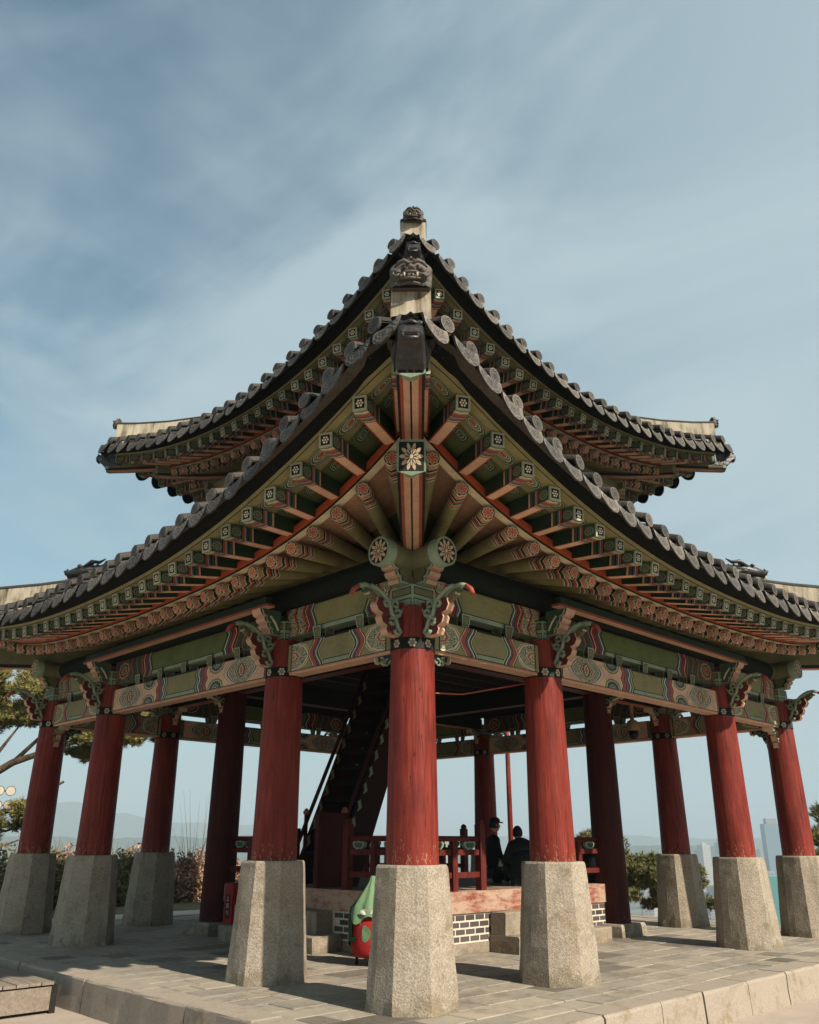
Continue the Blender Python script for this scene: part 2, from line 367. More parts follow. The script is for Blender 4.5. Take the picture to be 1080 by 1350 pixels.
M['flower_white'] = material('painted_white_plum', f_whiteflower, .6)
def f_lotus(ring):
    def f():
        u, v = uv(); r = ln(u, v); a = atan(v, u)
        b = vabs(V.op('WRAP', a, pi/10, -pi/10))/(pi/10); b2 = vabs(V.op('WRAP', a+pi/10, pi/10, -pi/10))/(pi/10)
        p1 = lt(b, vsin(vmin(vmax((r-.34)/.50, 0.0), 1.0)*pi)*.60); p2 = lt(b2, vsin(vmin(vmax((r-.08)/.46, 0.0), 1.0)*pi)*.56)
        c = mixc(vmax(p1, p2), DARK, (.50, .36, .24)); c = mixc(lt(r, .12), c, CREAM)
        m = r if ring else vmax(vabs(u), vabs(v))
        c = mixc(gt(m, .86), c, PALE); return worn(c, .4)
    return f
M['lotus_round'] = material('painted_lotus_round', f_lotus(True), .6); M['lotus_square'] = material('painted_lotus_square', f_lotus(False), .6)
def f_collar():
    u, v = uv()   # u: 0..6 round the column, v: -1..1
    x = (frac(u)-.5)*3.3; y = v; r = ln(x, y); a = atan(y, x); b = V.op('WRAP', a, pi/6, -pi/6)
    d = ln(r*vcos(b)-.56, r*vsin(b)); c = mixc(lt(vmin(d, r), .25), (.018, .022, .018), mixc(lt(r, .28), (.70, .60, .46), (.50, .30, .20)))
    return worn(c, .4)
M['collar'] = material('painted_collar', f_collar, .6)
def f_rafter():
    u, v = uv(); w = u+vabs(vcos(v*(pi*5)))*.035
    c = ramp(w/.62, [(0, DARK), (.03, CREAM), (.08, ROSE), (.20, CREAM), (.23, DKGREEN), (.32, CREAM), (.35, ROSE), (.44, DARK), (.48, PALE), (.52, DARK), (.55, PINK), (.60, PURP), (.65, DARK), (.67, CREAM), (.70, OLIVE2)])
    cur = curls(u, v*.5, 26, mixc(0.0, ROSE, ROSE), CREAM, .35)
    c = mixc(gt(w, .05)*lt(w, .12), c, cur)
    x, h, d = worn(c, .5); return x, h, d
M['rafter'] = material('painted_rafter', f_rafter, .62)
def f_fly_side():
    u, v = uv(); c = ramp(u/.5, [(0, PALE), (.05, DARK), (.08, TEAL), (.36, DARK), (.40, ROSE), (.48, CREAM), (.50, BLUE), (.56, DARK), (.60, TEAL), (.68, DARK), (.70, PINK), (.76, DARK), (.79, DKGREEN)])
    m = ln((u-.11)/.075, v/.055); cur = rings(m, [(0, ORANGE), (.2, DARK), (.28, PALE), (.44, DKGREEN), (.66, PALE), (.80, DARK), (.88, PALE)], TEAL)
    c = mixc(lt(m, .99), c, cur); return worn(c, .5)
M['fly_side'] = material('painted_flying_rafter_side', f_fly_side, .62)
def f_fly_under():
    u, v = uv(); w = u+vabs(v)*.28
    c = ramp(w/.5, [(0, PALE), (.06, TEAL), (.10, CREAM), (.18, PALE), (.22, ROSE), (.34, DARK), (.37, (.26, .20, .20)), (.46, PURP), (.54, DARK), (.57, CREAM), (.62, DARK), (.65, (.58, .38, .26))])
    c = mixc(gt(vabs(v), .060)*gt(w, .30), c, RED); return worn(c, .4)
M['fly_under'] = material('painted_flying_rafter_under', f_fly_under, .62)
def f_soffit():
    u, v = uv(); x = frac(u)-.5; m = ln(x/.40, (v-.22)/.13)+vabs(vsin(atan(v-.22, x*.4)*8.0))*.035+noi(comb3(u*2.0, v*9.0), 3, 3)*.08-.04
    c = mixc(lt(v, .10), OLIVE2, (.25, .225, .10))
    med = rings(m, [(0, ORANGE), (.22, DARK), (.26, CREAM), (.34, TEAL), (.42, PALE), (.52, DARK), (.56, CREAM), (.64, TEAL), (.78, PALE), (.88, DARK), (.94, OLIVE2)], OLIVE)
    c = mixc(lt(m, .97), c, med); m2 = ln(x/.22, (v-.56)/.10); m2 = m2+vabs(vcos(atan(v-.56, x*.45)*2.0))*.12-.06
    c = mixc(lt(m2, .97), c, rings(vmax(m2, 0.0), [(0, ROSE), (.14, TEAL), (.34, DARK), (.40, PALE), (.54, DKGREEN), (.72, PALE), (.84, DARK)], DKGREEN))
    c = mixc(gt(v, .42)*gt(m2, .97), c, (.075, .095, .04))
    return worn(c, .5)
M['soffit'] = material('painted_soffit', f_soffit, .7)

# ---------------------------------------------------------------- mesh builder
class MB:
    def __init__(s, T=None): s.v = []; s.f = []; s.mi = []; s.uv = []; s.mats = []; s.T = T or Matrix(); s.sm = []
    def m(s, name):
        if name not in s.mats: s.mats.append(name)
        return s.mats.index(name)
    def face(s, pts, mat, uvs=None, smooth=False):
        i = len(s.v)
        for p in pts: s.v.append(s.T@Vector(p))
        s.f.append(list(range(i, i+len(pts)))); s.mi.append(s.m(mat)); s.sm.append(smooth)
        s.uv += list(uvs) if uvs else [(0, 0)]*len(pts)
    def box(s, x0, x1, y0, y1, z0, z1, mat, **k):
        g = lambda n: k.get(n, mat)
        cx, cy, cz = (x0+x1)/2, (y0+y1)/2, (z0+z1)/2
        def q(P, n, ax):
            u = [((p[ax[0]]-(cx, cy, cz)[ax[0]]), (p[ax[1]]-(cx, cy, cz)[ax[1]])) for p in P]
            if g(n): s.face(P, g(n), u)
        q([(x0, y0, z0), (x1, y0, z0), (x1, y0, z1), (x0, y0, z1)], 'front', (0, 2))
        q([(x1, y1, z0), (x0, y1, z0), (x0, y1, z1), (x1, y1, z1)], 'back', (0, 2))
        q([(x0, y1, z0), (x0, y0, z0), (x0, y0, z1), (x0, y1, z1)], 'left', (1, 2))
        q([(x1, y0, z0), (x1, y1, z0), (x1, y1, z1), (x1, y0, z1)], 'right', (1, 2))
        q([(x0, y0, z1), (x1, y0, z1), (x1, y1, z1), (x0, y1, z1)], 'top', (0, 1))
        q([(x0, y1, z0), (x1, y1, z0), (x1, y0, z0), (x0, y0, z0)], 'bottom', (0, 1))
    def ring(s, rings_, mat, uvs=None, closed=True, smooth=True, cap0=None, cap1=None):
        n = len(rings_[0])
        for a in range(len(rings_)-1):
            for i in range(n if closed else n-1):
                j = (i+1) % n
                P = [rings_[a][i], rings_[a][j], rings_[a+1][j], rings_[a+1][i]]
                U = [(uvs[a], i/n), (uvs[a], (i+1)/n), (uvs[a+1], (i+1)/n), (uvs[a+1], i/n)] if uvs else None
                s.face(P, mat, U, smooth)
        if cap0: s.face(list(reversed(rings_[0])), cap0)
        if cap1: s.face(rings_[-1], cap1)
    def tube(s, pts, rad, mat, n=8, caps=True, flat=1.0, uvs=None):
        pts = [Vector(p) for p in pts]; R = []
        up = Vector((0, 0, 1))
        for i, p in enumerate(pts):
            d = (pts[min(i+1, len(pts)-1)]-pts[max(i-1, 0)]).normalized()
            a = d.cross(up)
            if a.length < .05: a = d.cross(Vector((0, 1, 0)))
            a.normalize(); b = a.cross(d); r = rad[i] if isinstance(rad, (list, tuple)) else rad
            R.append([p+a*cos(2*pi*k/n)*r+b*sin(2*pi*k/n)*r*flat for k in range(n)])
        s.ring(R, mat, uvs, True, True, mat if caps else None, mat if caps else None)
    def prism(s, out, y0, y1, mat, side=None, smooth=False):      # outline in x,z pushed along y; side(i) material of edge i
        a = sum(out[i][0]*out[(i+1) % len(out)][1]-out[(i+1) % len(out)][0]*out[i][1] for i in range(len(out)))
        o = out if a > 0 else out[::-1]
        if a <= 0 and callable(side): 
            n0 = len(out); sd_ = side; side = lambda i: sd_((n0-2-i) % n0)
        s.face([(x, y0, z) for x, z in o], mat, [(x, z) for x, z in o])
        s.face([(x, y1, z) for x, z in reversed(o)], mat, [(x, z) for x, z in reversed(o)])
        n = len(o)
        for i in range(n):
            p, q = o[i], o[(i+1) % n]; mm = side(i) if callable(side) else (side or mat)
            s.face([(p[0], y1, p[1]), (q[0], y1, q[1]), (q[0], y0, q[1]), (p[0], y0, p[1])], mm)
    def panel(s, P, b, mats=('pale', 'dark', 'olive'), ln_=.012):
        P = [Vector(p) for p in P]
        def inset(Q, d):
            c = sum(Q, Vector())/4; r = []
            for i in range(4):
                e1 = (Q[(i+1) % 4]-Q[i]).normalized(); e0 = (Q[(i-1) % 4]-Q[i]).normalized()
                r.append(Q[i]+(e1+e0)*d)
            return r
        A = inset(P, b); B = inset(P, b+ln_)
        for X, Y, mm in ((P, A, mats[0]), (A, B, mats[1])):
            for i in range(4): s.face([X[i], X[(i+1) % 4], Y[(i+1) % 4], Y[i]], mm)
        s.face(B, mats[2])
    def mesh(s, name, weld=True):
        me = bpy.data.meshes.new(name); me.from_pydata([tuple(v) for v in s.v], [], s.f)
        for k in s.mats: me.materials.append(M[k])
        me.polygons.foreach_set('material_index', s.mi); me.polygons.foreach_set('use_smooth', s.sm)
        ul = me.uv_layers.new(name='UVMap'); ul.data.foreach_set('uv', [c for u in s.uv for c in u])
        if weld:
            b = bmesh.new(); b.from_mesh(me); bmesh.ops.remove_doubles(b, verts=b.verts, dist=.0004); b.to_mesh(me); b.free()
        me.update(); return me
    def build(s, name, parent=None, weld=True): return link(name, s.mesh(name, weld), parent)
def link(name, me, parent=None, T=None):
    o = bpy.data.objects.new(name, me); C.objects.link(o)
    if parent: o.parent = parent
    if T is not None: o.matrix_world = T if not parent else T
    if parent and T is not None: o.matrix_parent_inverse = Matrix(); o.matrix_basis = parent.matrix_basis_chain.inverted()@T if hasattr(parent, 'matrix_basis_chain') else T
    return o
def thing(name, label, cat, loc=(0, 0, 0), rz=0, group=None):
    o = bpy.data.objects.new(name, None); C.objects.link(o); o.location = loc; o.rotation_euler = (0, 0, rz)
    tag(o, label, cat, group); return o
def tag(o, label=None, cat=None, group=None, kind=None):
    if label: o['label'] = label
    if cat: o['category'] = cat
    if group: o['group'] = group
    if kind: o['kind'] = kind
    return o
def rotz(k): return Matrix.Rotation(k*pi/2, 4, 'Z')
def T3(x, y, z): return Matrix.Translation((x, y, z))

# ================================================================ SETTING
H = 5.014; IN = 2.539
def ground():
    # hilltop sheet: sand in front, dropping away beyond the trees
    def zf(x, y):
        z = -.36+noise.noise(Vector((x*.25, y*.25, 0)))*.03
        d = max(x-9.6, y-19.5, 0); r = hypot(max(-x-26, 0), max(-y-26, 0)); d = max(d, r)
        if d > 0: z -= min(d*.55, 95)*(1-exp(-d/5))+0
        return max(z, -92)
    g = []; xs = []
    x = -400.0
    a = [-400, -250, -150, -100, -70, -50, -40, -33, -28, -24, -20, -17, -14, -12, -10, -8, -6, -4, -2, 0, 2, 4, 6, 8, 9.5, 10.5, 12, 14, 17, 21, 26, 34, 45, 60, 80, 110, 150, 250, 400]
    b = MB()
    me = bpy.data.meshes.new('ground'); vs = [(x, y, zf(x, y)) for y in a for x in a]; n = len(a)
    fs = [(j*n+i, j*n+i+1, (j+1)*n+i+1, (j+1)*n+i) for j in range(n-1) for i in range(n-1)]
    me.from_pydata(vs, [], fs); me.materials.append(M['sand']); me.materials.append(M['land'])
    for p in me.polygons:
        c = p.center; p.use_smooth = True; p.material_index = 0 if (c.x < 9 and c.y < 12.5 and c.x > -28 and c.y > -28) else 1
    tag(link('ground', me), kind='structure')
    # far lowland
    b = MB(); N_ = 48
    for i in range(N_):
        a0, a1 = 2*pi*i/N_, 2*pi*(i+1)/N_
        b.face([(330*cos(a0), 330*sin(a0), -90), (9000*cos(a0), 9000*sin(a0), -90), (9000*cos(a1), 9000*sin(a1), -90), (330*cos(a1), 330*sin(a1), -90)], 'lowland')
    tag(b.build('lowland'), kind='structure')
    # far mountains: ridge heights over bearing
    def ridge(name, r, prof, rough, seed, depth=900, z0=-90):
        b = MB(); az = prof[0][0]; pts = []
        while az < prof[-1][0]:
            for k in range(len(prof)-1):
                if prof[k][0] <= az <= prof[k+1][0]:
                    t = (az-prof[k][0])/(prof[k+1][0]-prof[k][0]); t = t*t*(3-2*t); el = prof[k][1]*(1-t)+prof[k+1][1]*t; break
            h = 1.55+r*math.tan(radians(el)); h += rough*(noise.noise(Vector((az*.35, seed, 0)))+.5*noise.noise(Vector((az*1.1, seed, 3)))+.25*noise.noise(Vector((az*3.1, seed, 5))))
            pts.append((radians(az), max(h, z0+5))); az += .3
        rows = []
        for t, hf in ((-.55, 0), (-.3, .45), (-.12, .82), (0, 1), (.2, .7), (.5, 0)):
            row = []
            for a, h in pts:
                rr = r+depth*t+noise.noise(Vector((a*40, t*9, seed)))*depth*.12
                row.append((CAM.x+rr*cos(a), CAM.y+rr*sin(a), z0-2+(h-z0+2)*hf*(1 if hf in (0, 1) else 1+.14*noise.noise(Vector((a*60, t*7, seed))))))
            rows.append(row)
        b.ring(rows, 'hill', closed=False); tag(b.build(name), kind='structure')
    ridge('far_hills', 5200, [(-60, -.4), (-10, .2), (10, .5), (20, .35), (28, .15), (32, .45), (37, .3), (42, .12), (50, .5), (56, .95), (61, 1.15), (64, 1.6), (66.5, 2.2), (69, 1.9), (73, 1.4), (80, .9), (95, .5), (130, -.4)], 18, 3.3)
    ridge('near_hills', 2700, [(-40, -1.2), (5, -.7), (24, -.55), (27, -.25), (30, -.1), (34, -.5), (40, -.7), (46, -.6), (50, -.1), (54, .25), (58, .3), (62, .2), (66, .1), (72, .3), (90, -.4), (120, -1.2)], 10, 8.1, 500)
ground()

def terrace():
    base = MB(); base.box(-6.2, 6.2, -6.2, 6.2, -.4, -.014, 'mortar', bottom=None)
    t = base.build('terrace'); tag(t, kind='structure')
    # slabs
    slabs = []
    def slab_mesh(w, d):
        b = MB(); h = .007; z = 0; g = .0065
        x0, x1, y0, y1 = -w/2+g, w/2-g, -d/2+g, d/2-g
        T_ = [(x0+h, y0+h, z), (x1-h, y0+h, z), (x1-h, y1-h, z), (x0+h, y1-h, z)]; B_ = [(x0, y0, z-.006), (x1, y0, z-.006), (x1, y1, z-.006), (x0, y1, z-.006)]
        D_ = [(p[0], p[1], -.03) for p in B_]
        b.face(T_, 'slab')
        for i in range(4):
            j = (i+1) % 4; b.face([B_[i], B_[j], T_[j], T_[i]], 'slab'); b.face([D_[i], D_[j], B_[j], B_[i]], 'slab')
        return b
    y = -6.2; row = 0; widths = (.46, .58, .70)
    rows = []
    while y < 6.19:
        d = (.36, .40, .44)[row % 3]; d = min(d, 6.2-y)
        if d < .12: break
        x = -6.2; 
        while x < 6.19:
            w = random.choice(widths)
            if row % 2 and x < -6.1: w = .3
            if 6.2-(x+w) < .25: w = 6.2-x
            slabs.append((x+w/2, y+d/2, w, d)); x += w
        y += d; row += 1
    def hidden(s): return max(abs(s[0]), abs(s[1])) < 2.2
    slabs = [s for s in slabs if not hidden(s)]
    slabs.sort(key=lambda s: hypot(s[0]-CAM.x, s[1]-CAM.y))
    cache = {}
    rest = MB()
    for i, (x, y, w, d) in enumerate(slabs):
        dz = random.uniform(-.003, .003)
        if i < 300:
            k = (round(w, 3), round(d, 3))
            if k not in cache: cache[k] = slab_mesh(w, d).mesh('paving_slab')
            o = link('paving_slab', cache[k], t); o.location = (x, y, dz); o.rotation_euler = (random.uniform(-.003, .003), random.uniform(-.003, .003), random.uniform(-.004, .004))
        else:
            m = slab_mesh(w, d); off = len(rest.v)
            rest.m('slab')
            for v in m.v: rest.v.append(v+Vector((x, y, dz)))
            for f in m.f: rest.f.append([q+off for q in f])
            rest.mi += m.mi; rest.uv += m.uv; rest.sm += m.sm
    tag(rest.build('far_paving', t), kind='stuff')
    # kerb stones: four sides, each stone a little uneven
    for k in range(4):
        x = -6.2
        while x < 6.54:
            w = random.uniform(.85, 1.25)
            if 6.56-(x+w) < .5: w = 6.56-x
            b = MB(T=rotz(k)); g = .008; a0, a1 = x+g, x+w-g; yo = -6.56-random.uniform(-.012, .016); zt = random.uniform(-.004, .01); r = .028
            prof = [(-6.205, -.42), (yo-.02, -.42), (yo-.006, -.2), (yo, zt-r), (yo+r*.35, zt-r*.3), (yo+r, zt), (-6.205, zt)]
            n = 5; R = []
            for q in range(n):
                xx = a0+(a1-a0)*q/(n-1); j = .012 if 0 < q < n-1 else 0
                e = .012 if q in (0, n-1) else 0
                R.append([(xx, p[0]+e*(1 if i in (1, 2, 3, 4) else 0)+noise.noise(Vector((xx*3, i*2.1, k*5)))*.016*(i in (1, 2, 3, 4)), p[1]+noise.noise(Vector((xx*2.3, i, k)))*.006) for i, p in enumerate(prof)])
            b.ring(R, 'kerb', closed=True, smooth=False, cap0='kerb', cap1='kerb')
            b.build('kerb_stone', t); x += w
terrace()

# ================================================================ PAVILION
PAV = thing('pavilion', 'two-storey Korean wooden pavilion with painted eaves, tiled roofs and red columns on stone piers', 'pavilion')
def inst(name, me, parent, T):
    o = bpy.data.objects.new(name, me); C.objects.link(o); o.parent = parent; o.matrix_basis = T; return o
# ---- stone piers and columns
def pier_mesh(seed=0):
    b = MB(); R_b, R_t = .505, .407; Z = [0, .12, .25, .4, .55, .7, .85, 1.0, 1.13, 1.23, 1.295, 1.32]; R = []
    for i, z in enumerate(Z):
        r = R_b+(R_t-R_b)*z/1.32-(.014 if i == len(Z)-1 else 0)
        ring = []
        for k in range(8):
            a = radians(22.5+45*k); a1 = radians(22.5+45*(k+1))
            for t in (0, .33, .67):
                p = Vector((r*cos(a), r*sin(a)))*(1-t)+Vector((r*cos(a1), r*sin(a1)))*t
                q = 1+noise.noise(Vector((p.x*5+seed*3, p.y*5, z*4)))*.020+noise.noise(Vector((p.x*14, p.y*14+seed*7, z*13)))*.012-(.012 if t == 0 else 0)
                ring.append((p.x*q, p.y*q, z))
        R.append(ring)
    b.ring(R, 'granite', smooth=False, cap1='granite'); return b.mesh('stone_pier')
PIERS = [pier_mesh(i) for i in range(3)]
def column_mesh(z0, z1, r0, r1, zr=1.0):
    b = MB(); n = 28; R = []
    Z = [z0+(z1-z0)*i/8 for i in range(9)]
    for z in Z:
        t = (z-z0)/(3.58-z0) if zr else (z-z0)/(z1-z0); r = r0+(r1-r0)*min(t, 1.15)
        R.append([(r*cos(2*pi*k/n)*(1+.006*noise.noise(Vector((k*.8, z, 1)))), r*sin(2*pi*k/n), z) for k in range(n)])
    b.ring(R, 'redwood'); return b.mesh('column')
COL = column_mesh(1.318, 4.075, .285, .2516)
def collar_mesh():
    b = MB(); n = 48; r = .258
    for i in range(n):
        a0, a1 = 2*pi*i/n+pi/4, 2*pi*(i+1)/n+pi/4; u0, u1 = 8*i/n-.5, 8*(i+1)/n-.5
        b.face([(r*cos(a0), r*sin(a0), 3.578), (r*cos(a1), r*sin(a1), 3.578), (r*cos(a1), r*sin(a1), 3.705), (r*cos(a0), r*sin(a0), 3.705)], 'collar', [(u0, -1), (u1, -1), (u1, 1), (u0, 1)], True)
        for z in (3.578, 3.705):
            b.face([(r*cos(a0), r*sin(a0), z), (r*cos(a1), r*sin(a1), z), (.24*cos(a1), .24*sin(a1), z), (.24*cos(a0), .24*sin(a0), z)], 'dark')
    return b.mesh('flower_collar')
COLLAR = collar_mesh()
def capital_mesh():
    b = MB(); s = .185; q = .135; zm = 4.19
    for k in range(4):
        b.T = rotz(k)
        b.panel([(-s, -s, zm), (s, -s, zm), (s, -s, 4.33), (-s, -s, 4.33)], .022)
        b.panel([(-q, -q, 4.075), (q, -q, 4.075), (s, -s, zm), (-s, -s, zm)], .018, ('pale', 'dark', 'pale'))
    b.T = Matrix(); b.face([(-q, -q, 4.075), (-q, q, 4.075), (q, q, 4.075), (q, -q, 4.075)], 'dark'); b.face([(-s, -s, 4.33), (s, -s, 4.33), (s, s, 4.33), (-s, s, 4.33)], 'pale')
    return b.mesh('capital_block')
CAPITAL = capital_mesh()
# ---- wing bracket: plane x(out)-z, pushed in y
def spiral(cx, cz, r, a0, turns, sgn=1, n=14, r_end=.25):
    return [(cx+r*(1-(1-r_end)*t/n)*cos(a0+sgn*turns*2*pi*t/n), cz+r*(1-(1-r_end)*t/n)*sin(a0+sgn*turns*2*pi*t/n)) for t in range(n+1)]
def wing_mesh():
    b = MB()
    out = [(.20, 3.71), (.44, 3.72), (.47, 3.77), (.45, 3.81), (.52, 3.84), (.545, 3.90), (.52, 3.945), (.59, 3.97), (.625, 4.03), (.60, 4.09), (.60, 4.12), (.20, 4.12)]
    b.prism(out, -.055, .055, 'winered', lambda i: 'pink' if 0 <= i <= 9 else 'pale')
    # scroll work standing proud on both faces
    for sy in (-1, 1):
        y = sy*.066
        def rb(P, r0, r1, mat='pale'):
            n = len(P); b.tube([(x, y, z) for x, z in P], [r0+(r1-r0)*i/(n-1) for i in range(n)], mat, 6, flat=.8)
        stem = [(.26, 3.75), (.30, 3.80), (.33, 3.88), (.40, 3.95), (.42, 4.02), (.46, 4.09), (.53, 4.15), (.62, 4.20), (.72, 4.22)]
        rb(stem, .032, .030)
        rb(spiral(.30, 3.775, .055, pi*.0, 1.0, -1), .029, .020)
        rb(spiral(.385, 3.86, .055, pi*.9, 1.05, -1), .029, .020)
        rb(spiral(.30, 3.97, .060, -pi*.3, 1.1, 1), .029, .020)
        rb(spiral(.345, 4.065, .060, -pi*.2, 1.1, 1), .029, .020)
        rb(spiral(.475, 4.055, .055, pi*.9, 1.0, -1), .029, .020)
        rb([(.22, 4.05), (.25, 4.0), (.31, 3.92), (.37, 3.92)], .018, .018)
    # horn (thick, curling down and out)
    P = [(.50, 4.10), (.57, 4.18), (.66, 4.225), (.76, 4.235), (.85, 4.205), (.92, 4.15), (.955, 4.085)]
    b.tube([(x, 0, z) for x, z in P[:5]], [.050, .042, .034, .030, .027], 'pale', 8, flat=1)
    b.tube([(x, 0, z) for x, z in P[4:]], [.028, .030, .024], 'rose', 8)
    b.prism([(.56, 4.05), (.64, 4.07), (.72, 4.12), (.76, 4.18), (.68, 4.19), (.56, 4.15)], -.02, .02, 'olive')
    for i in range(4): b.tube([(.64+.04*i, -.035, 4.09+.025*i), (.64+.04*i, .035, 4.09+.025*i)], .016, ('orange', 'olive_light', 'cream', 'teal')[i], 6)
    return b.mesh('wing_bracket')
WING = wing_mesh()
def beamhead_mesh():   # beam end outside the column with scalloped pink nose
    b = MB()
    o = [(.19, 4.14), (.34, 4.14), (.36, 4.18), (.34, 4.20), (.39, 4.22), (.41, 4.26), (.39, 4.28), (.44, 4.30), (.46, 4.34), (.44, 4.36), (.50, 4.38), (.53, 4.43), (.53, 4.47), (.19, 4.47)]
    b.prism(o, -.10, .10, 'teal', lambda i: 'pink' if i <= 11 else 'teal')
    for sy in (-1, 1):
        y = sy*.104
        b.tube([(x-.035, y, z+.005) for x, z in o[1:13]], .012, 'pale', 5)
        b.tube([(.22, y, 4.2), (.28, y, 4.3), (.36, y, 4.38)], .016, 'cream', 5)
    return b.mesh('beam_head')
BEAMHEAD = beamhead_mesh()
def tail_mesh(zt, ln_=.36, hh=.40):   # inner wing under a beam: z from zt-hh to zt
    b = MB(); o = [(.20, zt-hh), (.26, zt-hh+.02), (.27, zt-hh*.72), (.24, zt-hh*.68), (.31, zt-hh*.55), (.33, zt-hh*.40), (.30, zt-hh*.36), (.40, zt-hh*.26), (.50, zt-hh*.18), (.54, zt-.06), (.56, zt), (.20, zt)]
    b.prism(o, -.05, .05, 'dkgreen', lambda i: 'pink' if i <= 9 else 'dkgreen')
    for sy in (-1, 1):
        y = sy*.06
        for (cx, cz, r, a, s) in ((.27, zt-.12, .055, 0, 1), (.36, zt-.10, .05, 2, -1), (.45, zt-.06, .04, 1, 1), (.25, zt-.25, .045, 3, -1)):
            P = spiral(cx, cz, r, a, 1.0, s); b.tube([(x, y, z) for x, z in P], [.016-.008*i/14 for i in range(15)], 'pale', 5)
        b.tube([(.53, y*.9, zt-.05), (.55, y*.9, zt-.05)], .05, 'cream', 8)
    return b.mesh('wing_tail')
TAIL = tail_mesh(3.60)
TAIL_IN = tail_mesh(4.20, hh=.36)

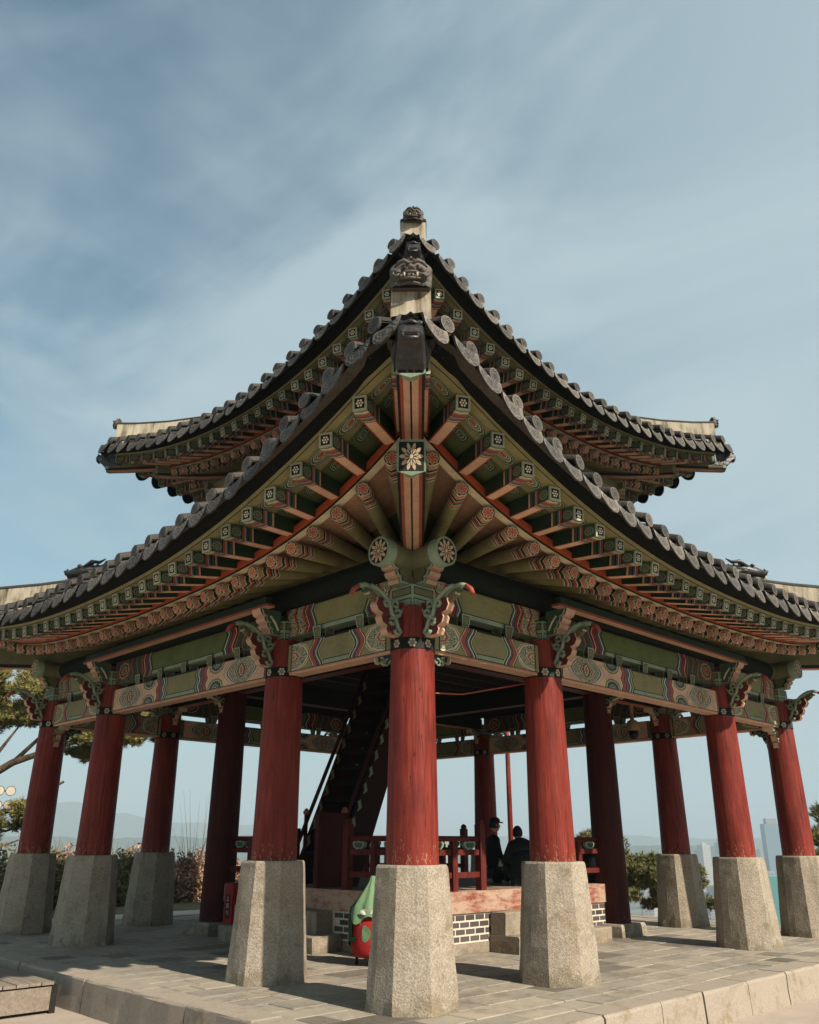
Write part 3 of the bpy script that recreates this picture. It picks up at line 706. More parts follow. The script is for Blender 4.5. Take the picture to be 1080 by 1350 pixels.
def Rz(a): return Matrix.Rotation(a, 4, 'Z')
def frame():
    xs = (-H, -IN, IN, H)
    for i, x in enumerate(xs):
        for j, y in enumerate(xs):
            if i in (1, 2) and j in (1, 2): continue
            corner = i in (0, 3) and j in (0, 3)
            T = T3(x, y, 0)
            inst('stone_pier', PIERS[(i+2*j) % 3], PAV, T)
            c = inst('column', COL, PAV, T@Rz(random.choice((0, pi/2, pi, -pi/2))))
            inst('flower_collar', COLLAR, c, c.matrix_basis.inverted()@T)
            inst('capital_block', CAPITAL, PAV, T)
            outs = []
            if i == 0: outs.append(pi)
            if i == 3: outs.append(0)
            if j == 0: outs.append(-pi/2)
            if j == 3: outs.append(pi/2)
            for a in outs:
                inst('wing_bracket', WING, PAV, T@Rz(a))
                if not corner: inst('beam_head', BEAMHEAD, PAV, T@Rz(a))
                inst('wing_tail', TAIL if corner else TAIL_IN, PAV, T@Rz(a+pi))
    for sx in (-1, 1):
        for sy in (-1, 1):
            T = T3(sx*IN, sy*IN, 0)
            b = MB(); n = 24; R = [[(r*cos(2*pi*k/n), r*sin(2*pi*k/n), z) for k in range(n)] for z, r in ((.2, .30), (1.4, .29), (2.6, .28), (3.8, .265), (5.4, .25), (8.4, .23))]
            b.ring(R, 'redwood_dark'); o = b.build('inner_column', PAV); o.matrix_basis = T  # column red darkened to hold the indoor shade
            for a in ((0 if sx > 0 else pi), (pi/2 if sy > 0 else -pi/2)): inst('wing_tail', TAIL_IN, PAV, T@Rz(a))
            b = MB(); w = .40
            R = [[(x*q, y*q, z) for x, y in ((-w, -w), (0, -w*1.03), (w, -w), (w*1.02, 0), (w, w), (0, w*1.02), (-w, w), (-w*1.03, 0))] for z, q in ((0, 1.03), (.17, 1.0), (.205, .95))]
            b.ring(R, 'granite', smooth=False, cap1='granite'); b.build('base_stone', PAV).matrix_basis = T
    # perimeter beams (four sides)
    for k in range(4):
        Rk = rotz(k)
        for x0, x1, mt, fr in ((-H, -IN, 'beam_side', 'frieze_side'), (-IN, IN, 'beam_centre', 'frieze_centre'), (IN, H, 'beam_side', 'frieze_side')):
            b = MB(T=Rk); b.box(x0+.245, x1-.245, -H-.13, -H+.13, 3.625, 3.995, mt, bottom='pink', top='dark', left='pale', right='pale')
            b.box(x0+.245, x1-.245, -H-.10, -H+.10, 3.595, 3.6245, 'pink', top=None)
            b.build('lintel_beam', PAV)
            b = MB(T=Rk); g0 = .11 if abs(x0) == H else 0.0; g1 = .11 if abs(x1) == H else 0
            b.box(x0+.10, x1-.10, -H-.085, -H+.085, 4.115, 4.50, fr, bottom='pale', top='dark')
            b.build('frieze_beam', PAV)
            n = 2 if mt == 'beam_side' else 5
            for q in range(n):
                xc = (x0+x1)/2+((-.42, .42)[q] if n == 2 else (-1.5, -.75, 0, .75, 1.5)[q])
                b = MB(T=Rk); s = .085; t = .06
                for kk in range(4):
                    b.T = Rk@T3(xc, -H, 0)@rotz(kk)
                    b.panel([(-t, -t-.04, 3.997), (t, -t-.04, 3.997), (s, -s-.04, 4.16), (-s, -s-.04, 4.16)], .02, ln_=.008)
                b.T = Rk@T3(xc, -H, 0); b.face([(-s, -s-.04, 4.16), (s, -s-.04, 4.16), (s, s+.04, 4.16), (-s, s+.04, 4.16)], 'pale')
                b.build('bearing_block', PAV)
        # main purlin, with round painted ends past the corners
        b = MB(T=Rk); n = 24; r = .175; zc = 4.685; L = H+.56
        R = [[(x, -H+r*cos(2*pi*i/n), zc+r*sin(2*pi*i/n)) for i in range(n)] for x in (-L, -L+.14)]
        b.ring(R, 'pale'); R = [[(x, -H+r*.985*cos(2*pi*i/n), zc+r*.985*sin(2*pi*i/n)) for i in range(n)] for x in (-L+.14, L-.14)]
        b.ring([R[0], [(-H+.25, p[1], p[2]) for p in R[0]]], 'olive'); b.ring([[(-H+.25, p[1], p[2]) for p in R[0]], [(H-.25, p[1], p[2]) for p in R[0]]], 'shadegreen'); b.ring([[(H-.25, p[1], p[2]) for p in R[0]], R[1]], 'olive'); R = [[(x, -H+r*cos(2*pi*i/n), zc+r*sin(2*pi*i/n)) for i in range(n)] for x in (L-.14, L)]  # middle length coloured with its shade, olive towards the ends
        b.ring(R, 'pale')
        for x, s in ((-L, -1), (L, 1)):
            cp = [(x, -H+r*cos(2*pi*i/n), zc+r*sin(2*pi*i/n)) for i in range(n)]; uu = [(cos(2*pi*i/n), sin(2*pi*i/n)) for i in range(n)]
            b.face(cp if s > 0 else cp[::-1], 'lotus_round', uu if s > 0 else uu[::-1])
        b.build('purlin', PAV)
        # stepped end of the frieze beam beyond the corner
        for s in (-1, 1):
            b = MB(T=Rk@T3(s*H, -H, 0)@Matrix.Scale(s, 4, (1, 0, 0)))
            o = [(.10, 4.335), (.30, 4.335), (.33, 4.37), (.31, 4.40), (.36, 4.42), (.385, 4.46), (.36, 4.49), (.42, 4.505), (.45, 4.55), (.45, 4.60), (.10, 4.60)]
            b.prism(o, -.088, .088, 'olive', lambda i: 'pink' if 1 <= i <= 8 else 'pale')
            for yy in (-.092, .092):
                b.tube([(x-.03, yy, z+.006) for x, z in o[1:9]], .020, 'pale', 5)
                b.tube([(x-.065, yy, z+.012) for x, z in o[1:9]], .009, 'dark', 4)
                b.tube([(.08, yy, 4.352), (.28, yy, 4.352)], .018, 'pale', 5)
            b.build('carved_beam_end', PAV)
        # outer purlin of the middle bay
        b = MB(T=Rk); y = -H-.47
        xs_ = [-2.86+5.72*i/22 for i in range(23)]
        b.box(-2.74, 2.74, y-.05, y+.05, 4.50, 4.60, 'dkgreen', bottom='pink')
        b.box(-2.80, 2.80, y-.062, y+.062, 4.465, 4.498, 'rose', bottom='pink')
        b.build('outer_purlin', PAV)
        # tie beams from outer columns to the inner ones, and the ring between the inner columns
        for x in (-IN, IN):
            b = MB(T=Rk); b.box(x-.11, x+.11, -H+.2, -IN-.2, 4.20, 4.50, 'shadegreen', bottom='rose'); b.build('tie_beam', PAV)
        b = MB(T=Rk); b.box(-IN+.22, IN-.22, -IN-.12, -IN+.12, 4.24, 4.62, 'shadegreen', bottom='winered', top='dark'); b.build('inner_beam', PAV)  # near-black sides: indoor shade is in the beam colour
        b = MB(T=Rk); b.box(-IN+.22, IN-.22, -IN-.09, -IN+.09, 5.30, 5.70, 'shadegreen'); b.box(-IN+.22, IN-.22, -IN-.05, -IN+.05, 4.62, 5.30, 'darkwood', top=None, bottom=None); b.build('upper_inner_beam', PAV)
    # upper floor: boards on joists, with a dark stair opening left in the boards
    b = MB()
    for q in range(18):
        x = -2.5+q*.28
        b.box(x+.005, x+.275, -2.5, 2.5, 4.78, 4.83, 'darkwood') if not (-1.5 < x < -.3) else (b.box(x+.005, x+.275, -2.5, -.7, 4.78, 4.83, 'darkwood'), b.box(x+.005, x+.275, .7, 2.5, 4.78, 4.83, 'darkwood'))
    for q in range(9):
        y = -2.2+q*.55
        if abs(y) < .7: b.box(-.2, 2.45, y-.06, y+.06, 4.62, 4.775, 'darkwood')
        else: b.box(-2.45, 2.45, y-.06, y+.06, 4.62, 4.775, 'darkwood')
    b.build('upper_floor', PAV)
    # upper storey walls
    for k in range(4):
        b = MB(T=rotz(k)); b.box(-2.32, 2.32, -IN-.05, -IN+.05, 5.72, 8.0, 'redwood_low'); b.box(-2.32, 2.32, -IN-.12, -IN+.12, 8.002, 8.40, 'frieze_centre')
        for q in range(-4, 5): b.box(q*.5-.03, q*.5+.03, -IN-.08, -IN-.052, 6.9, 7.9, 'dkgreen')
        b.build('upper_wall', PAV)
        b = MB(T=rotz(k)); n = 16; b.ring([[(x, -IN+.17*cos(2*pi*i/n), 8.62+.17*sin(2*pi*i/n)) for i in range(n)] for x in (-3.0, 3.0)], 'olive', cap0='rose', cap1='rose'); b.build('upper_purlin', PAV)
frame()

# ---------------------------------------------------------------- roofs
def powc(Ec, E0, zc, z0, p, q, tz=None, emax=None):
    def f(x):
        t = abs(x)/Ec; E = E0+(Ec-E0)*t**p
        if emax: E = min(E, emax)
        z = z0+(zc-z0)*t**q
        if tz and t > tz:
            zt = z0+(zc-z0)*tz**q; sl = (zc-z0)*q*tz**(q-1); dt = t-tz
            z = zt+sl*(dt-dt*dt*2.2)*.55
        return E, z
    return f
ROOFS = dict(
 lower=dict(tile=powc(7.58, 7.02, 5.86, 4.78, 2.56, 2.42, .89, 7.44), buy=powc(7.17, 6.737, 5.778, 4.701, 2.034, 2.386, .90), raf=powc(6.191, 5.935, 5.534, 4.647, 1.136, 3.776),
            tc=7.42, bc=7.12, rc=6.16, fan=2.6, Ein=2.6, ztail=5.70, zc=5.15, n=15, x0b=7.0, x0r=5.87, nt=18, xt=7.18, zin=7.15, tailE=2.6),
 upper=dict(tile=powc(5.0, 4.68, 9.58, 8.73, 1.7, 1.95, .93, 4.97), buy=powc(4.75, 4.391, 9.424, 8.757, 1.96, 2.22, .93), raf=powc(3.858, 3.711, 9.10, 8.693, 1.718, 2.325),
            tc=4.95, bc=4.70, rc=3.84, fan=1.15, Ein=1.15, ztail=9.62, zc=9.35, n=11, x0b=4.58, x0r=3.62, nt=12, xt=4.72, zin=11.6, tailE=1.15))
def half_positions(x0, n, s2):
    raw = [i+s2*5*(1-exp(-i/5)) for i in range(n+1)]; return [-x0*(1-r/raw[-1]) for r in raw]
def mirror(h): return h+[-x for x in reversed(h[:-1])]
# shared meshes
def rafter_mesh(L, r=.0875):
    b = MB(); n = 14; R = []
    for x, q in ((0, .93), (.02, 1.0), (.62, 1.0), (L, 1.03)):
        R.append([(r*q*cos(2*pi*i/n), x, r*q*sin(2*pi*i/n)) for i in range(n)])
    b.ring(R, 'rafter', [0, .02, .62, L])
    cp = [(r*.93*cos(2*pi*i/n), 0, r*.93*sin(2*pi*i/n)) for i in range(n)]; b.face(cp, 'flower_red', [(cos(2*pi*i/n), sin(2*pi*i/n)) for i in range(n)])
    return b.mesh('rafter')
def fly_mesh(L, w=.080, h=.086):
    b = MB(); a0, a1 = .92, 1.0
    P = lambda y, q: [(-w*q, y, -h*q), (w*q, y, -h*q), (w*q, y, h*q), (-w*q, y, h*q)]
    for (y0, q0), (y1, q1) in (((0, a0), (.5, 1.0)), ((.5, 1.0), (L, 1.0))):
        A, B = P(y0, q0), P(y1, q1)
        for i, mt in ((0, 'fly_under'), (1, 'fly_side'), (2, 'olive'), (3, 'fly_side')):
            j = (i+1) % 4; s = w if i in (0, 2) else h
            b.face([A[j], A[i], B[i], B[j]], mt, [(y0, s), (y0, -s), (y1, -s), (y1, s)])
    A = P(0, a0); b.face(A, 'flower_white', [(-1, -1), (1, -1), (1, 1), (-1, 1)])
    return b.mesh('flying_rafter')
def drip_mesh():    # concave pan tile with a leaf-shaped moulded apron hanging at the front; origin = tip of apron
    b = MB(); w = .168; n = 8; L = .42; lift = .20; R0_, R1_ = [], []
    rows = []
    for y, dz in ((0, 0), (L, .10)):
        rows.append([(-w+2*w*i/n, y, lift-.035+dz+.05*(abs(-1+2*i/n))**2) for i in range(n+1)])
    b.ring([rows[0], rows[1]], 'tile', closed=False)
    b.ring([[(x, y, z-.022) for x, y, z in rows[1]], [(x, y, z-.022) for x, y, z in rows[0]]], 'eaveblack', closed=False)  # underside coloured near-black to carry its shade
    # apron outline, leaning outward a little
    top = [(-w+2*w*i/n, lift-.035+.05*(abs(-1+2*i/n))**2) for i in range(n+1)]
    low = [(w, .165), (w*.97, .105), (w*.76, .040), (w*.42, -.008), (0, -.032), (-w*.42, -.008), (-w*.76, .040), (-w*.97, .105), (-w, .165)]
    o = top+low[1:-1] if False else top+low
    def Y(z, k): return -(lift-z)*.42+k
    F_ = [(x, Y(z, -.012), z) for x, z in o]; B_ = [(x, Y(z, .012), z) for x, z in o]
    U = [(x/w*.95, (z-.09)/.13*.85) for x, z in o]
    b.face(F_[::-1], 'tile_face', U[::-1]); b.face(B_, 'eaveblack')
    m = len(o)
    for i in range(m): j = (i+1) % m; b.face([F_[i], F_[j], B_[j], B_[i]], 'tile')
    return b.mesh('drip_tile')
def round_mesh():   # half-round cover tile with a moulded disc; origin = centre of disc
    b = MB(); r = .090; n = 12; L = .44
    R = [[(r*cos(pi*i/n), y, r*sin(pi*i/n)-.03+y*.24) for i in range(n+1)] for y in (.0, .42)]
    b.ring(R, 'tile', closed=False); R = [[(x*.86, y, z-.012) for x, y, z in q] for q in R]; b.ring(R[::-1], 'tile', closed=False)
    for i in range(n): 
        a, c = pi*i/n, pi*(i+1)/n
    m = 20; rd = .089
    def ring_(y, q): return [(rd*q*cos(2*pi*i/m), y-(.089-rd*q*sin(2*pi*i/m))*.18+.01, rd*q*sin(2*pi*i/m)-.03) for i in range(m)]
    A, B_ = ring_(0, 1), ring_(-.026, .97)
    b.ring([A, B_], 'tile', smooth=False)
    b.face(B_, 'tile_face', [(cos(2*pi*i/m), sin(2*pi*i/m)) for i in range(m)]); b.face(A[::-1], 'tile')
    return b.mesh('round_end_tile')
DRIP, ROUND = drip_mesh(), round_mesh()

def basis(o, ydir, up=Vector((0, 0, 1)), xdir=None):
    y = Vector(ydir).normalized()
    if xdir is not None:
        x = Vector(xdir).normalized(); z = x.cross(y).normalized(); x = y.cross(z).normalized()
    else:
        x = y.cross(up).normalized(); z = x.cross(y).normalized()
    return Matrix(((x.x, y.x, z.x, o[0]), (x.y, y.y, z.y, o[1]), (x.z, y.z, z.z, o[2]), (0, 0, 0, 1)))

def goblin_mesh(w, h):
    b = MB(); n = 26; m = 26; hw = w/2
    def half(v): return hw*((.90+.10*sin(v*pi*1.4)) if v < .55 else .99*sqrt(max(0, 1-((v-.55)/.45)**2.2))+.03)
    rows = []
    for j in range(m+1):
        v = j/m; row = []
        for i in range(n+1):
            u = -1+2*i/n; hx = half(v); au = abs(u)
            g = lambda cx, cy, sx, sy, q: q*exp(-((au-cx)/sx)**2-((v-cy)/sy)**2)
            z = .30*(1-u*u)*(.6+.4*sin(v*pi))
            z -= g(.34, .52, .17, .09, .22)                    # eye sockets
            z -= g(0, .17, .50, .055, .30)                     # open mouth
            z += g(.60, .30, .17, .13, .18)+g(0, .06, .55, .05, .16)
            z += .05*sin(v*40+au*7)*(v > .80)*(au < .7)+.10*max(0, sin(atan2(v-.4, au+.01)*11))*(au > .74)
            row.append((u*hx, -z*w*.55*(1-au**8)-.012, v*h))
        rows.append(row)
    b.ring(rows[::-1], 'goblin', closed=False)
    fr = [r[0] for r in rows]+[r[-1] for r in reversed(rows)]; bk = [(p[0], .06, p[2]) for p in fr]
    for i in range(len(fr)):
        j = (i+1) % len(fr); b.face([fr[i], bk[i], bk[j], fr[j]], 'goblin')
    b.face(bk, 'tile')
    Y = -.125*w/.46-.01
    def ball(x, z, r, mat, y=Y, sq=1.0):
        b.tube([(x, y+r*.9, z), (x, y+r*.5, z), (x, y-r*.1, z), (x, y-r*.7, z), (x, y-r, z)], [r*.5, r*.9, r, r*.65, r*.1], mat, 10, flat=sq)
    for s_ in (-1, 1):
        ball(s_*.34*hw, .53*h, .11*hw*1.25, 'goblin', Y+.02)                               # eyes
        ball(s_*.34*hw, .53*h, .045*hw*1.25, 'tile', Y-.012)
        b.tube([(s_*.08*hw, Y-.012, .60*h), (s_*.32*hw, Y-.018, .70*h), (s_*.58*hw, Y+.015, .68*h), (s_*.78*hw, Y+.05, .58*h)], [.016, .024, .022, .010], 'goblin', 7)
        b.tube([(s_*.16*hw, Y-.018, .38*h), (s_*.12*hw, Y-.03, .35*h)], [.026, .016], 'goblin', 8)   # nostrils
        b.tube([(s_*.30*hw, Y-.012, .255*h), (s_*.31*hw, Y-.02, .11*h)], [.015, .005], 'plaster', 6)  # fangs
        b.tube([(s_*.10*hw, Y-.008, .235*h), (s_*.10*hw, Y-.012, .17*h)], [.014, .010], 'plaster', 6)
        b.tube([(s_*.52*hw, Y+.02, .28*h), (s_*.72*hw, Y+.03, .22*h), (s_*.86*hw, Y+.045, .32*h), (s_*.80*hw, Y+.05, .42*h)], [.012, .018, .016, .008], 'goblin', 6)
    b.tube([(0, Y+.01, .60*h), (0, Y-.022, .46*h), (0, Y-.040, .37*h)], [.018, .026, .030], 'goblin', 8)
    b.tube([(-.50*hw, Y+.01, .27*h), (-.2*hw, Y-.022, .295*h), (0, Y-.026, .285*h), (.2*hw, Y-.022, .295*h), (.50*hw, Y+.01, .27*h)], [.010, .016, .016, .016, .010], 'goblin', 7)
    b.tube([(-.46*hw, Y+.015, .12*h), (0, Y-.015, .075*h), (.46*hw, Y+.015, .12*h)], [.010, .018, .010], 'goblin', 7)
    b.tube([(0, Y-.0, .78*h), (0, Y+.01, .90*h)], [.022, .008], 'goblin', 8)
    return b.mesh('goblin_tile')
GOBLIN = goblin_mesh(.46, .36)
def dragon_mesh():
    b = MB()   # head looks along -y
    b.tube([(0, .45, .02), (0, .25, .10), (0, .08, .13), (0, -.12, .10), (0, -.30, .06)], [.10, .14, .155, .12, .075], 'glaze', 10, flat=.9)
    b.tube([(0, -.02, -.02), (0, -.16, -.03), (0, -.27, -.02)], [.09, .07, .04], 'glaze', 8)
    b.tube([(0, -.30, .08), (0, -.34, .13), (0, -.30, .17)], [.05, .04, .02], 'glaze', 7)
    for s in (-1, 1):
        b.tube([(s*.09, -.06, .20), (s*.11, -.05, .23)], [.05, .02], 'tile', 8)
        b.tube([(s*.10, .05, .18), (s*.15, .18, .27), (s*.14, .32, .26), (s*.13, .42, .33)], [.045, .04, .03, .008], 'glaze', 7)
        b.tube([(s*.14, .02, .06), (s*.20, .14, .08), (s*.18, .28, .02)], [.05, .04, .01], 'glaze', 6)
        b.tube([(s*.04, -.29, .02), (s*.04, -.30, -.04)], [.018, .006], 'cream', 5)
    for i in range(5): b.tube([(0, .02+.09*i, .24-.01*i), (0, .07+.09*i, .31-.012*i)], [.035, .006], 'glaze', 6)
    return b.mesh('dragon_head')
DRAGON = dragon_mesh()
def corner_cap_mesh(w=.265):
    # glazed dragon cap slipped on the end of the corner beam; -y outward, origin on top-front edge centre
    b = MB(); h = w/2
    prof = [(.50, .0, -.36, 1.0), (.30, .012, -.375, 1.03), (.10, .03, -.37, 1.03), (.03, .02, -.30, .98), (-.03, -.03, -.22, .92), (-.12, -.05, -.17, .80), (-.15, -.09, -.14, .62)]
    R = []
    for y, zt, zb, q in prof:
        zt += 0; c = []
        for (ux, uz) in ((-1, -.85), (-.85, -1), (.85, -1), (1, -.85), (1, .7), (.7, 1), (-.7, 1), (-1, .7)):
            c.append((ux*h*q, y, (zt+zb)/2+uz*(zt-zb)/2))
        R.append(c)
    b.ring(R[::-1], 'glaze', smooth=False, cap0='glaze', cap1='glaze')
    b.tube([(-h*.7, -.09, -.035), (0, -.13, -.02), (h*.7, -.09, -.035)], .022, 'glaze', 6)
    for s in (-1, 1):
        b.tube([(s*h*.62, .0, .0), (s*h*.62, -.05, .035)], [.05, .025], 'glaze', 8)
        b.tube([(s*h*.95, .05, -.10), (s*h*1.12, .12, -.18), (s*h*1.05, .24, -.26)], [.035, .035, .012], 'glaze', 6)
        b.tube([(s*h*.5, -.13, -.14), (s*h*.5, -.13, -.19)], [.02, .008], 'tile', 5)
    b.tube([(-h*.55, -.125, -.185), (h*.55, -.125, -.185)], .02, 'glaze', 6)
    return b.mesh('corner_cap')
CAP = corner_cap_mesh()

def roof(key, name):
    P = ROOFS[key]; tile, buy, raf = P['tile'], P['buy'], P['raf']
    low = key == 'lower'
    root = bpy.data.objects.new(name, None)
    # deck (under-surface of the tiles) is the roof's own mesh
    fan = P['fan']; Ein = P['tailE']
    def tail(x):
        xt = max(-fan, min(fan, x)); 
        q = min(1, max(0, (abs(x)-fan)/(P['x0r']-fan)))
        return Vector((xt+(x-xt)*.06, -Ein, P['ztail']*(1-q)+P['zc']*q))
    def rp(x, dz=0): E, z = raf(x); return Vector((x, -E, z+dz))
    def bp_(x, dz=0): E, z = buy(x); return Vector((x, -E, z+dz))
    deck = MB()
    n = 44
    zin = P['zin']
    def surf(x, s, xc):     # tile bed
        E, z = tile(x); z += .13; y1 = max(abs(x), Ein); yy = E+(y1-E)*s
        g = (E-yy)/(E-Ein); return (x, -yy, z+(zin-z)*(g*.62+g*g*.38))
    tc = P['tc']
    for k in range(4):
        deck.T = rotz(k); rows = []
        for i in range(n+1):
            x = -tc+2*tc*i/n; rows.append([surf(x, s, tc) for s in (0, .08, .2, .4, .6, .8, 1)])
        deck.ring(rows, 'tile', closed=False)
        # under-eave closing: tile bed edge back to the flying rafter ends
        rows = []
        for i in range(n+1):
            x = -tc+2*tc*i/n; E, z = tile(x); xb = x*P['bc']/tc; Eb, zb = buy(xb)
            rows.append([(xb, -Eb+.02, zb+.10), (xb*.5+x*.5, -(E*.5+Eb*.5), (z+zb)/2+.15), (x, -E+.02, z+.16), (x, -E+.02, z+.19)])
        deck.ring(rows, 'eaveblack', closed=False)  # near-black sheet holds the shade under the tile overhang
    ro = deck.build(name, PAV)
    root = ro
    for k in range(4):
        Rk = rotz(k)
        # eave board above flying rafters
        X = half_positions(P['x0b'], P['n'], .29/.375*(1 if low else .5)); XB = mirror(X)
        XR = mirror(half_positions(P['x0r'], P['n']-1, .287*(1 if low else .7)))
        NN = len(XB)
        b = MB(T=Rk); rows = []
        ext = [-P['bc']]+XB+[P['bc']]
        fine = []
        for i in range(len(ext)-1): fine += [ext[i]+(ext[i+1]-ext[i])*t for t in (0, .5)]
        fine.append(ext[-1])
        for x in fine:
            E, z = buy(x); rows.append([(x, -E-.025, z+.084), (x, -E-.030, z+.094), (x, -E-.055, z+.128), (x, -E+.06, z+.084)])
        for q in range(3):
            b.ring([[r[q], r[q+1]] for r in rows], ('dark', 'olive_light', 'olive')[q], closed=False, smooth=False)
        b.ring([[r[3], r[0]] for r in rows], 'olive_light', closed=False, smooth=False)
        b.build('eave_board', ro)
        # soffit between flying rafters
        b = MB(T=Rk); rows = []; us = []
        ER = [-P['rc'], -P['rc']+.12]+XR+[P['rc']-.12, P['rc']]
        for i in range(len(ext)):
            for t in ((0, .25, .5, .75) if i < len(ext)-1 else (0,)):
                j = min(i+1, len(ext)-1)
                xb = ext[i]+(ext[j]-ext[i])*t; xr = ER[i]+(ER[j]-ER[i])*t
                A = bp_(xb, .083); B = rp(xr, .335); Cc = B+(B-A).normalized()*.25
                L = (B-A).length; rows.append([A, A+(B-A)*.5, B, Cc]); us.append((i+t, L))
        for i in range(len(rows)-1):
            u0, L0 = us[i]; u1, L1 = us[i+1]
            for q, (a, c) in enumerate(((0, .5), (.5, 1), (1, 1.35))):
                b.face([rows[i][q], rows[i+1][q], rows[i+1][q+1], rows[i][q+1]], 'soffit', [(u0, a*L0), (u1, a*L1), (u1, c*L1), (u0, c*L0)])
        b.build('flying_soffit', ro)
        # soffit above round rafters
        b = MB(T=Rk); rows = []
        for x in [-P['rc']+2*P['rc']*i/60 for i in range(61)]:
            A = rp(x, .115); B = tail(x)+Vector((0, 0, .10)); rows.append([A+(B-A)*t for t in (-.01, .12, .3, .6, 1)])
        b.ring([[r[0], r[1], r[2]] for r in rows], 'soffit_pink', closed=False); b.ring([[r[2], r[3], r[4]] for r in rows], 'olive', closed=False)
        b.build('rafter_soffit', ro)
        # red board over the round rafter ends
        b = MB(T=Rk); rows = []
        for x in [-P['rc']+2*P['rc']*i/60 for i in range(61)]:
            E, z = raf(x); z += .10
            rows.append([(x, -E+.055, z), (x, -E-.045, z), (x, -E-.048, z+.018), (x, -E-.06, z+.020), (x, -E-.065, z+.125), (x, -E+.04, z+.13), (x, -E+.055, z)])
        for q, mt in enumerate(('cream', 'dark', 'dark', 'orange', 'red', 'red')):
            b.ring([[r[q], r[q+1]] for r in rows], mt, closed=False, smooth=False)
        b.build('red_eave_board', ro)
        for i in range(NN):
            xb, xr = XB[i], ER[i+1]
            A2 = bp_(xb); B2 = rp(xr, .25); d2 = B2-A2
            kl = round((d2.length+.03)/.06)
            if kl not in FLY: FLY[kl] = fly_mesh(max(kl*.06, .56))
            inst('flying_rafter', FLY[kl], ro, Rk@basis(A2, d2))
            if i in (0, NN-1): continue
            A = rp(xr); B = tail(xr); d = B-A
            T = Rk@basis(A-d.normalized()*.03, d)
            key2 = round(min(d.length, 9)/.5)
            L = d.length
            me = RAFM.setdefault((key, key2), None) or RAFM.__setitem__((key, key2), rafter_mesh(key2*.5)) or RAFM[(key, key2)]
            inst('rafter', me, ro, T)
        # tiles
        XT = mirror(half_positions(P['xt'], P['nt'], -.05))
        def tilt(x):
            e = .05; E1, z1 = tile(x-e); E2, z2 = tile(x+e); return Vector((2*e, -(E2-E1)*.0, z2-z1))
        for i, x in enumerate(XT):
            E, z = tile(x)
            t = Rk@basis((x+random.uniform(-.012, .012), -E+random.uniform(-.015, .015), z+random.uniform(-.008, .008)), (random.uniform(-.05, .05), 1, .10+random.uniform(-.03, .03)), xdir=tilt(x))
            inst('drip_tile', DRIP, ro, t)
        XC = [(XT[i]+XT[i+1])/2 for i in range(len(XT)-1)]
        for x in XC:
            E, z = tile(x)
            inst('round_end_tile', ROUND, ro, Rk@basis((x+random.uniform(-.014, .014), -E+random.uniform(-.02, .02), z+.325+random.uniform(-.01, .01)), (random.uniform(-.06, .06), 1, .12+random.uniform(-.03, .03)), xdir=tilt(x)))
        # rows of cover tiles up the slope, joined
        b = MB(T=Rk)
        for x in XC:
            pts = []
            for s in (.03, .15, .3, .5, .75, 1):
                p = surf(x, s, tc); pts.append(Vector((p[0], p[1]+.3*(s < .05), p[2]+.05)))
            R = [[(p.x+.09*cos(pi*q/5), p.y, p.z+.09*sin(pi*q/5)) for q in range(6)] for p in pts]
            b.ring(R, 'tile', closed=False)
        tag(b.build('cover_tile_rows', ro), kind='stuff')
        # ---- corner (diagonal towards -x,-y of this side)
        Dk = Rk@Rz(-pi/4-pi/2+pi/2)      # local -y axis points to the corner (-1,-1)
        Dk = Rk@Matrix.Rotation(radians(-45), 4, 'Z')   # maps (0,-1)->(-.707,-.707)
        r2 = sqrt(2)
        if low:
            ch = [(6.60, 4.845, 5.195), (6.35, 4.80, 5.20), (5.8, 4.77, 5.20), (5.25, 4.76, 5.19), (4.2, 4.92, 5.3), (2.7, 5.40, 5.75)]
            sa = [(7.27, 5.36, 5.70), (6.9, 5.37, 5.66), (6.5, 5.41, 5.66), (6.0, 5.48, 5.70)]; w = .135
        else:
            ch = [(4.02, 9.0, 9.28), (3.8, 8.98, 9.26), (3.3, 8.96, 9.24), (2.6, 9.0, 9.28), (1.2, 9.35, 9.65)]
            sa = [(4.80, 9.12, 9.46), (4.5, 9.13, 9.44), (4.1, 9.16, 9.44), (3.7, 9.2, 9.46)]; w = .125
        for nm, prof, ww in (('corner_rafter', ch, w), ('corner_flying_rafter', sa, w*.93)):
            b = MB(T=Dk)
            X5 = [-ww, -ww*.80, -ww*.55, -ww*.07, ww*.07, ww*.55, ww*.80, ww]; mt5 = ['dark', 'rose', 'pink', 'dark', 'pink', 'rose', 'dark']
            vb = lambda x: -.028*(1-abs(x)/ww)
            for q in range(len(prof)-1):
                d0, b0, t0 = prof[q]; d1, b1, t1 = prof[q+1]; y0, y1 = -d0*r2, -d1*r2
                for i in range(7):
                    x0, x1 = X5[i], X5[i+1]
                    b.face([(x0, y1, b1+vb(x0)), (x1, y1, b1+vb(x1)), (x1, y0, b0+vb(x1)), (x0, y0, b0+vb(x0))], mt5[i])
                for s in (-1, 1):
                    for a, c, mt in ((0, .12, 'dark'), (.12, .85, 'olive'), (.85, 1, 'pale')):
                        b.face([(s*ww, y0, b0+(t0-b0)*a), (s*ww, y1, b1+(t1-b1)*a), (s*ww, y1, b1+(t1-b1)*c), (s*ww, y0, b0+(t0-b0)*c)], mt)
                b.face([(-ww, y0, t0), (ww, y0, t0), (ww, y1, t1), (-ww, y1, t1)], 'olive')
            d0, b0, t0 = prof[0]; y = -d0*r2
            hx = [(-ww*1.05, b0+.01), (0, b0-.038), (ww*1.05, b0+.01), (ww*1.05, t0), (-ww*1.05, t0)]
            b.face([(x, y-.012, z) for x, z in hx], 'lotus_square', [(-1, -.85), (0, -1.12), (1, -.85), (1, 1), (-1, 1)])
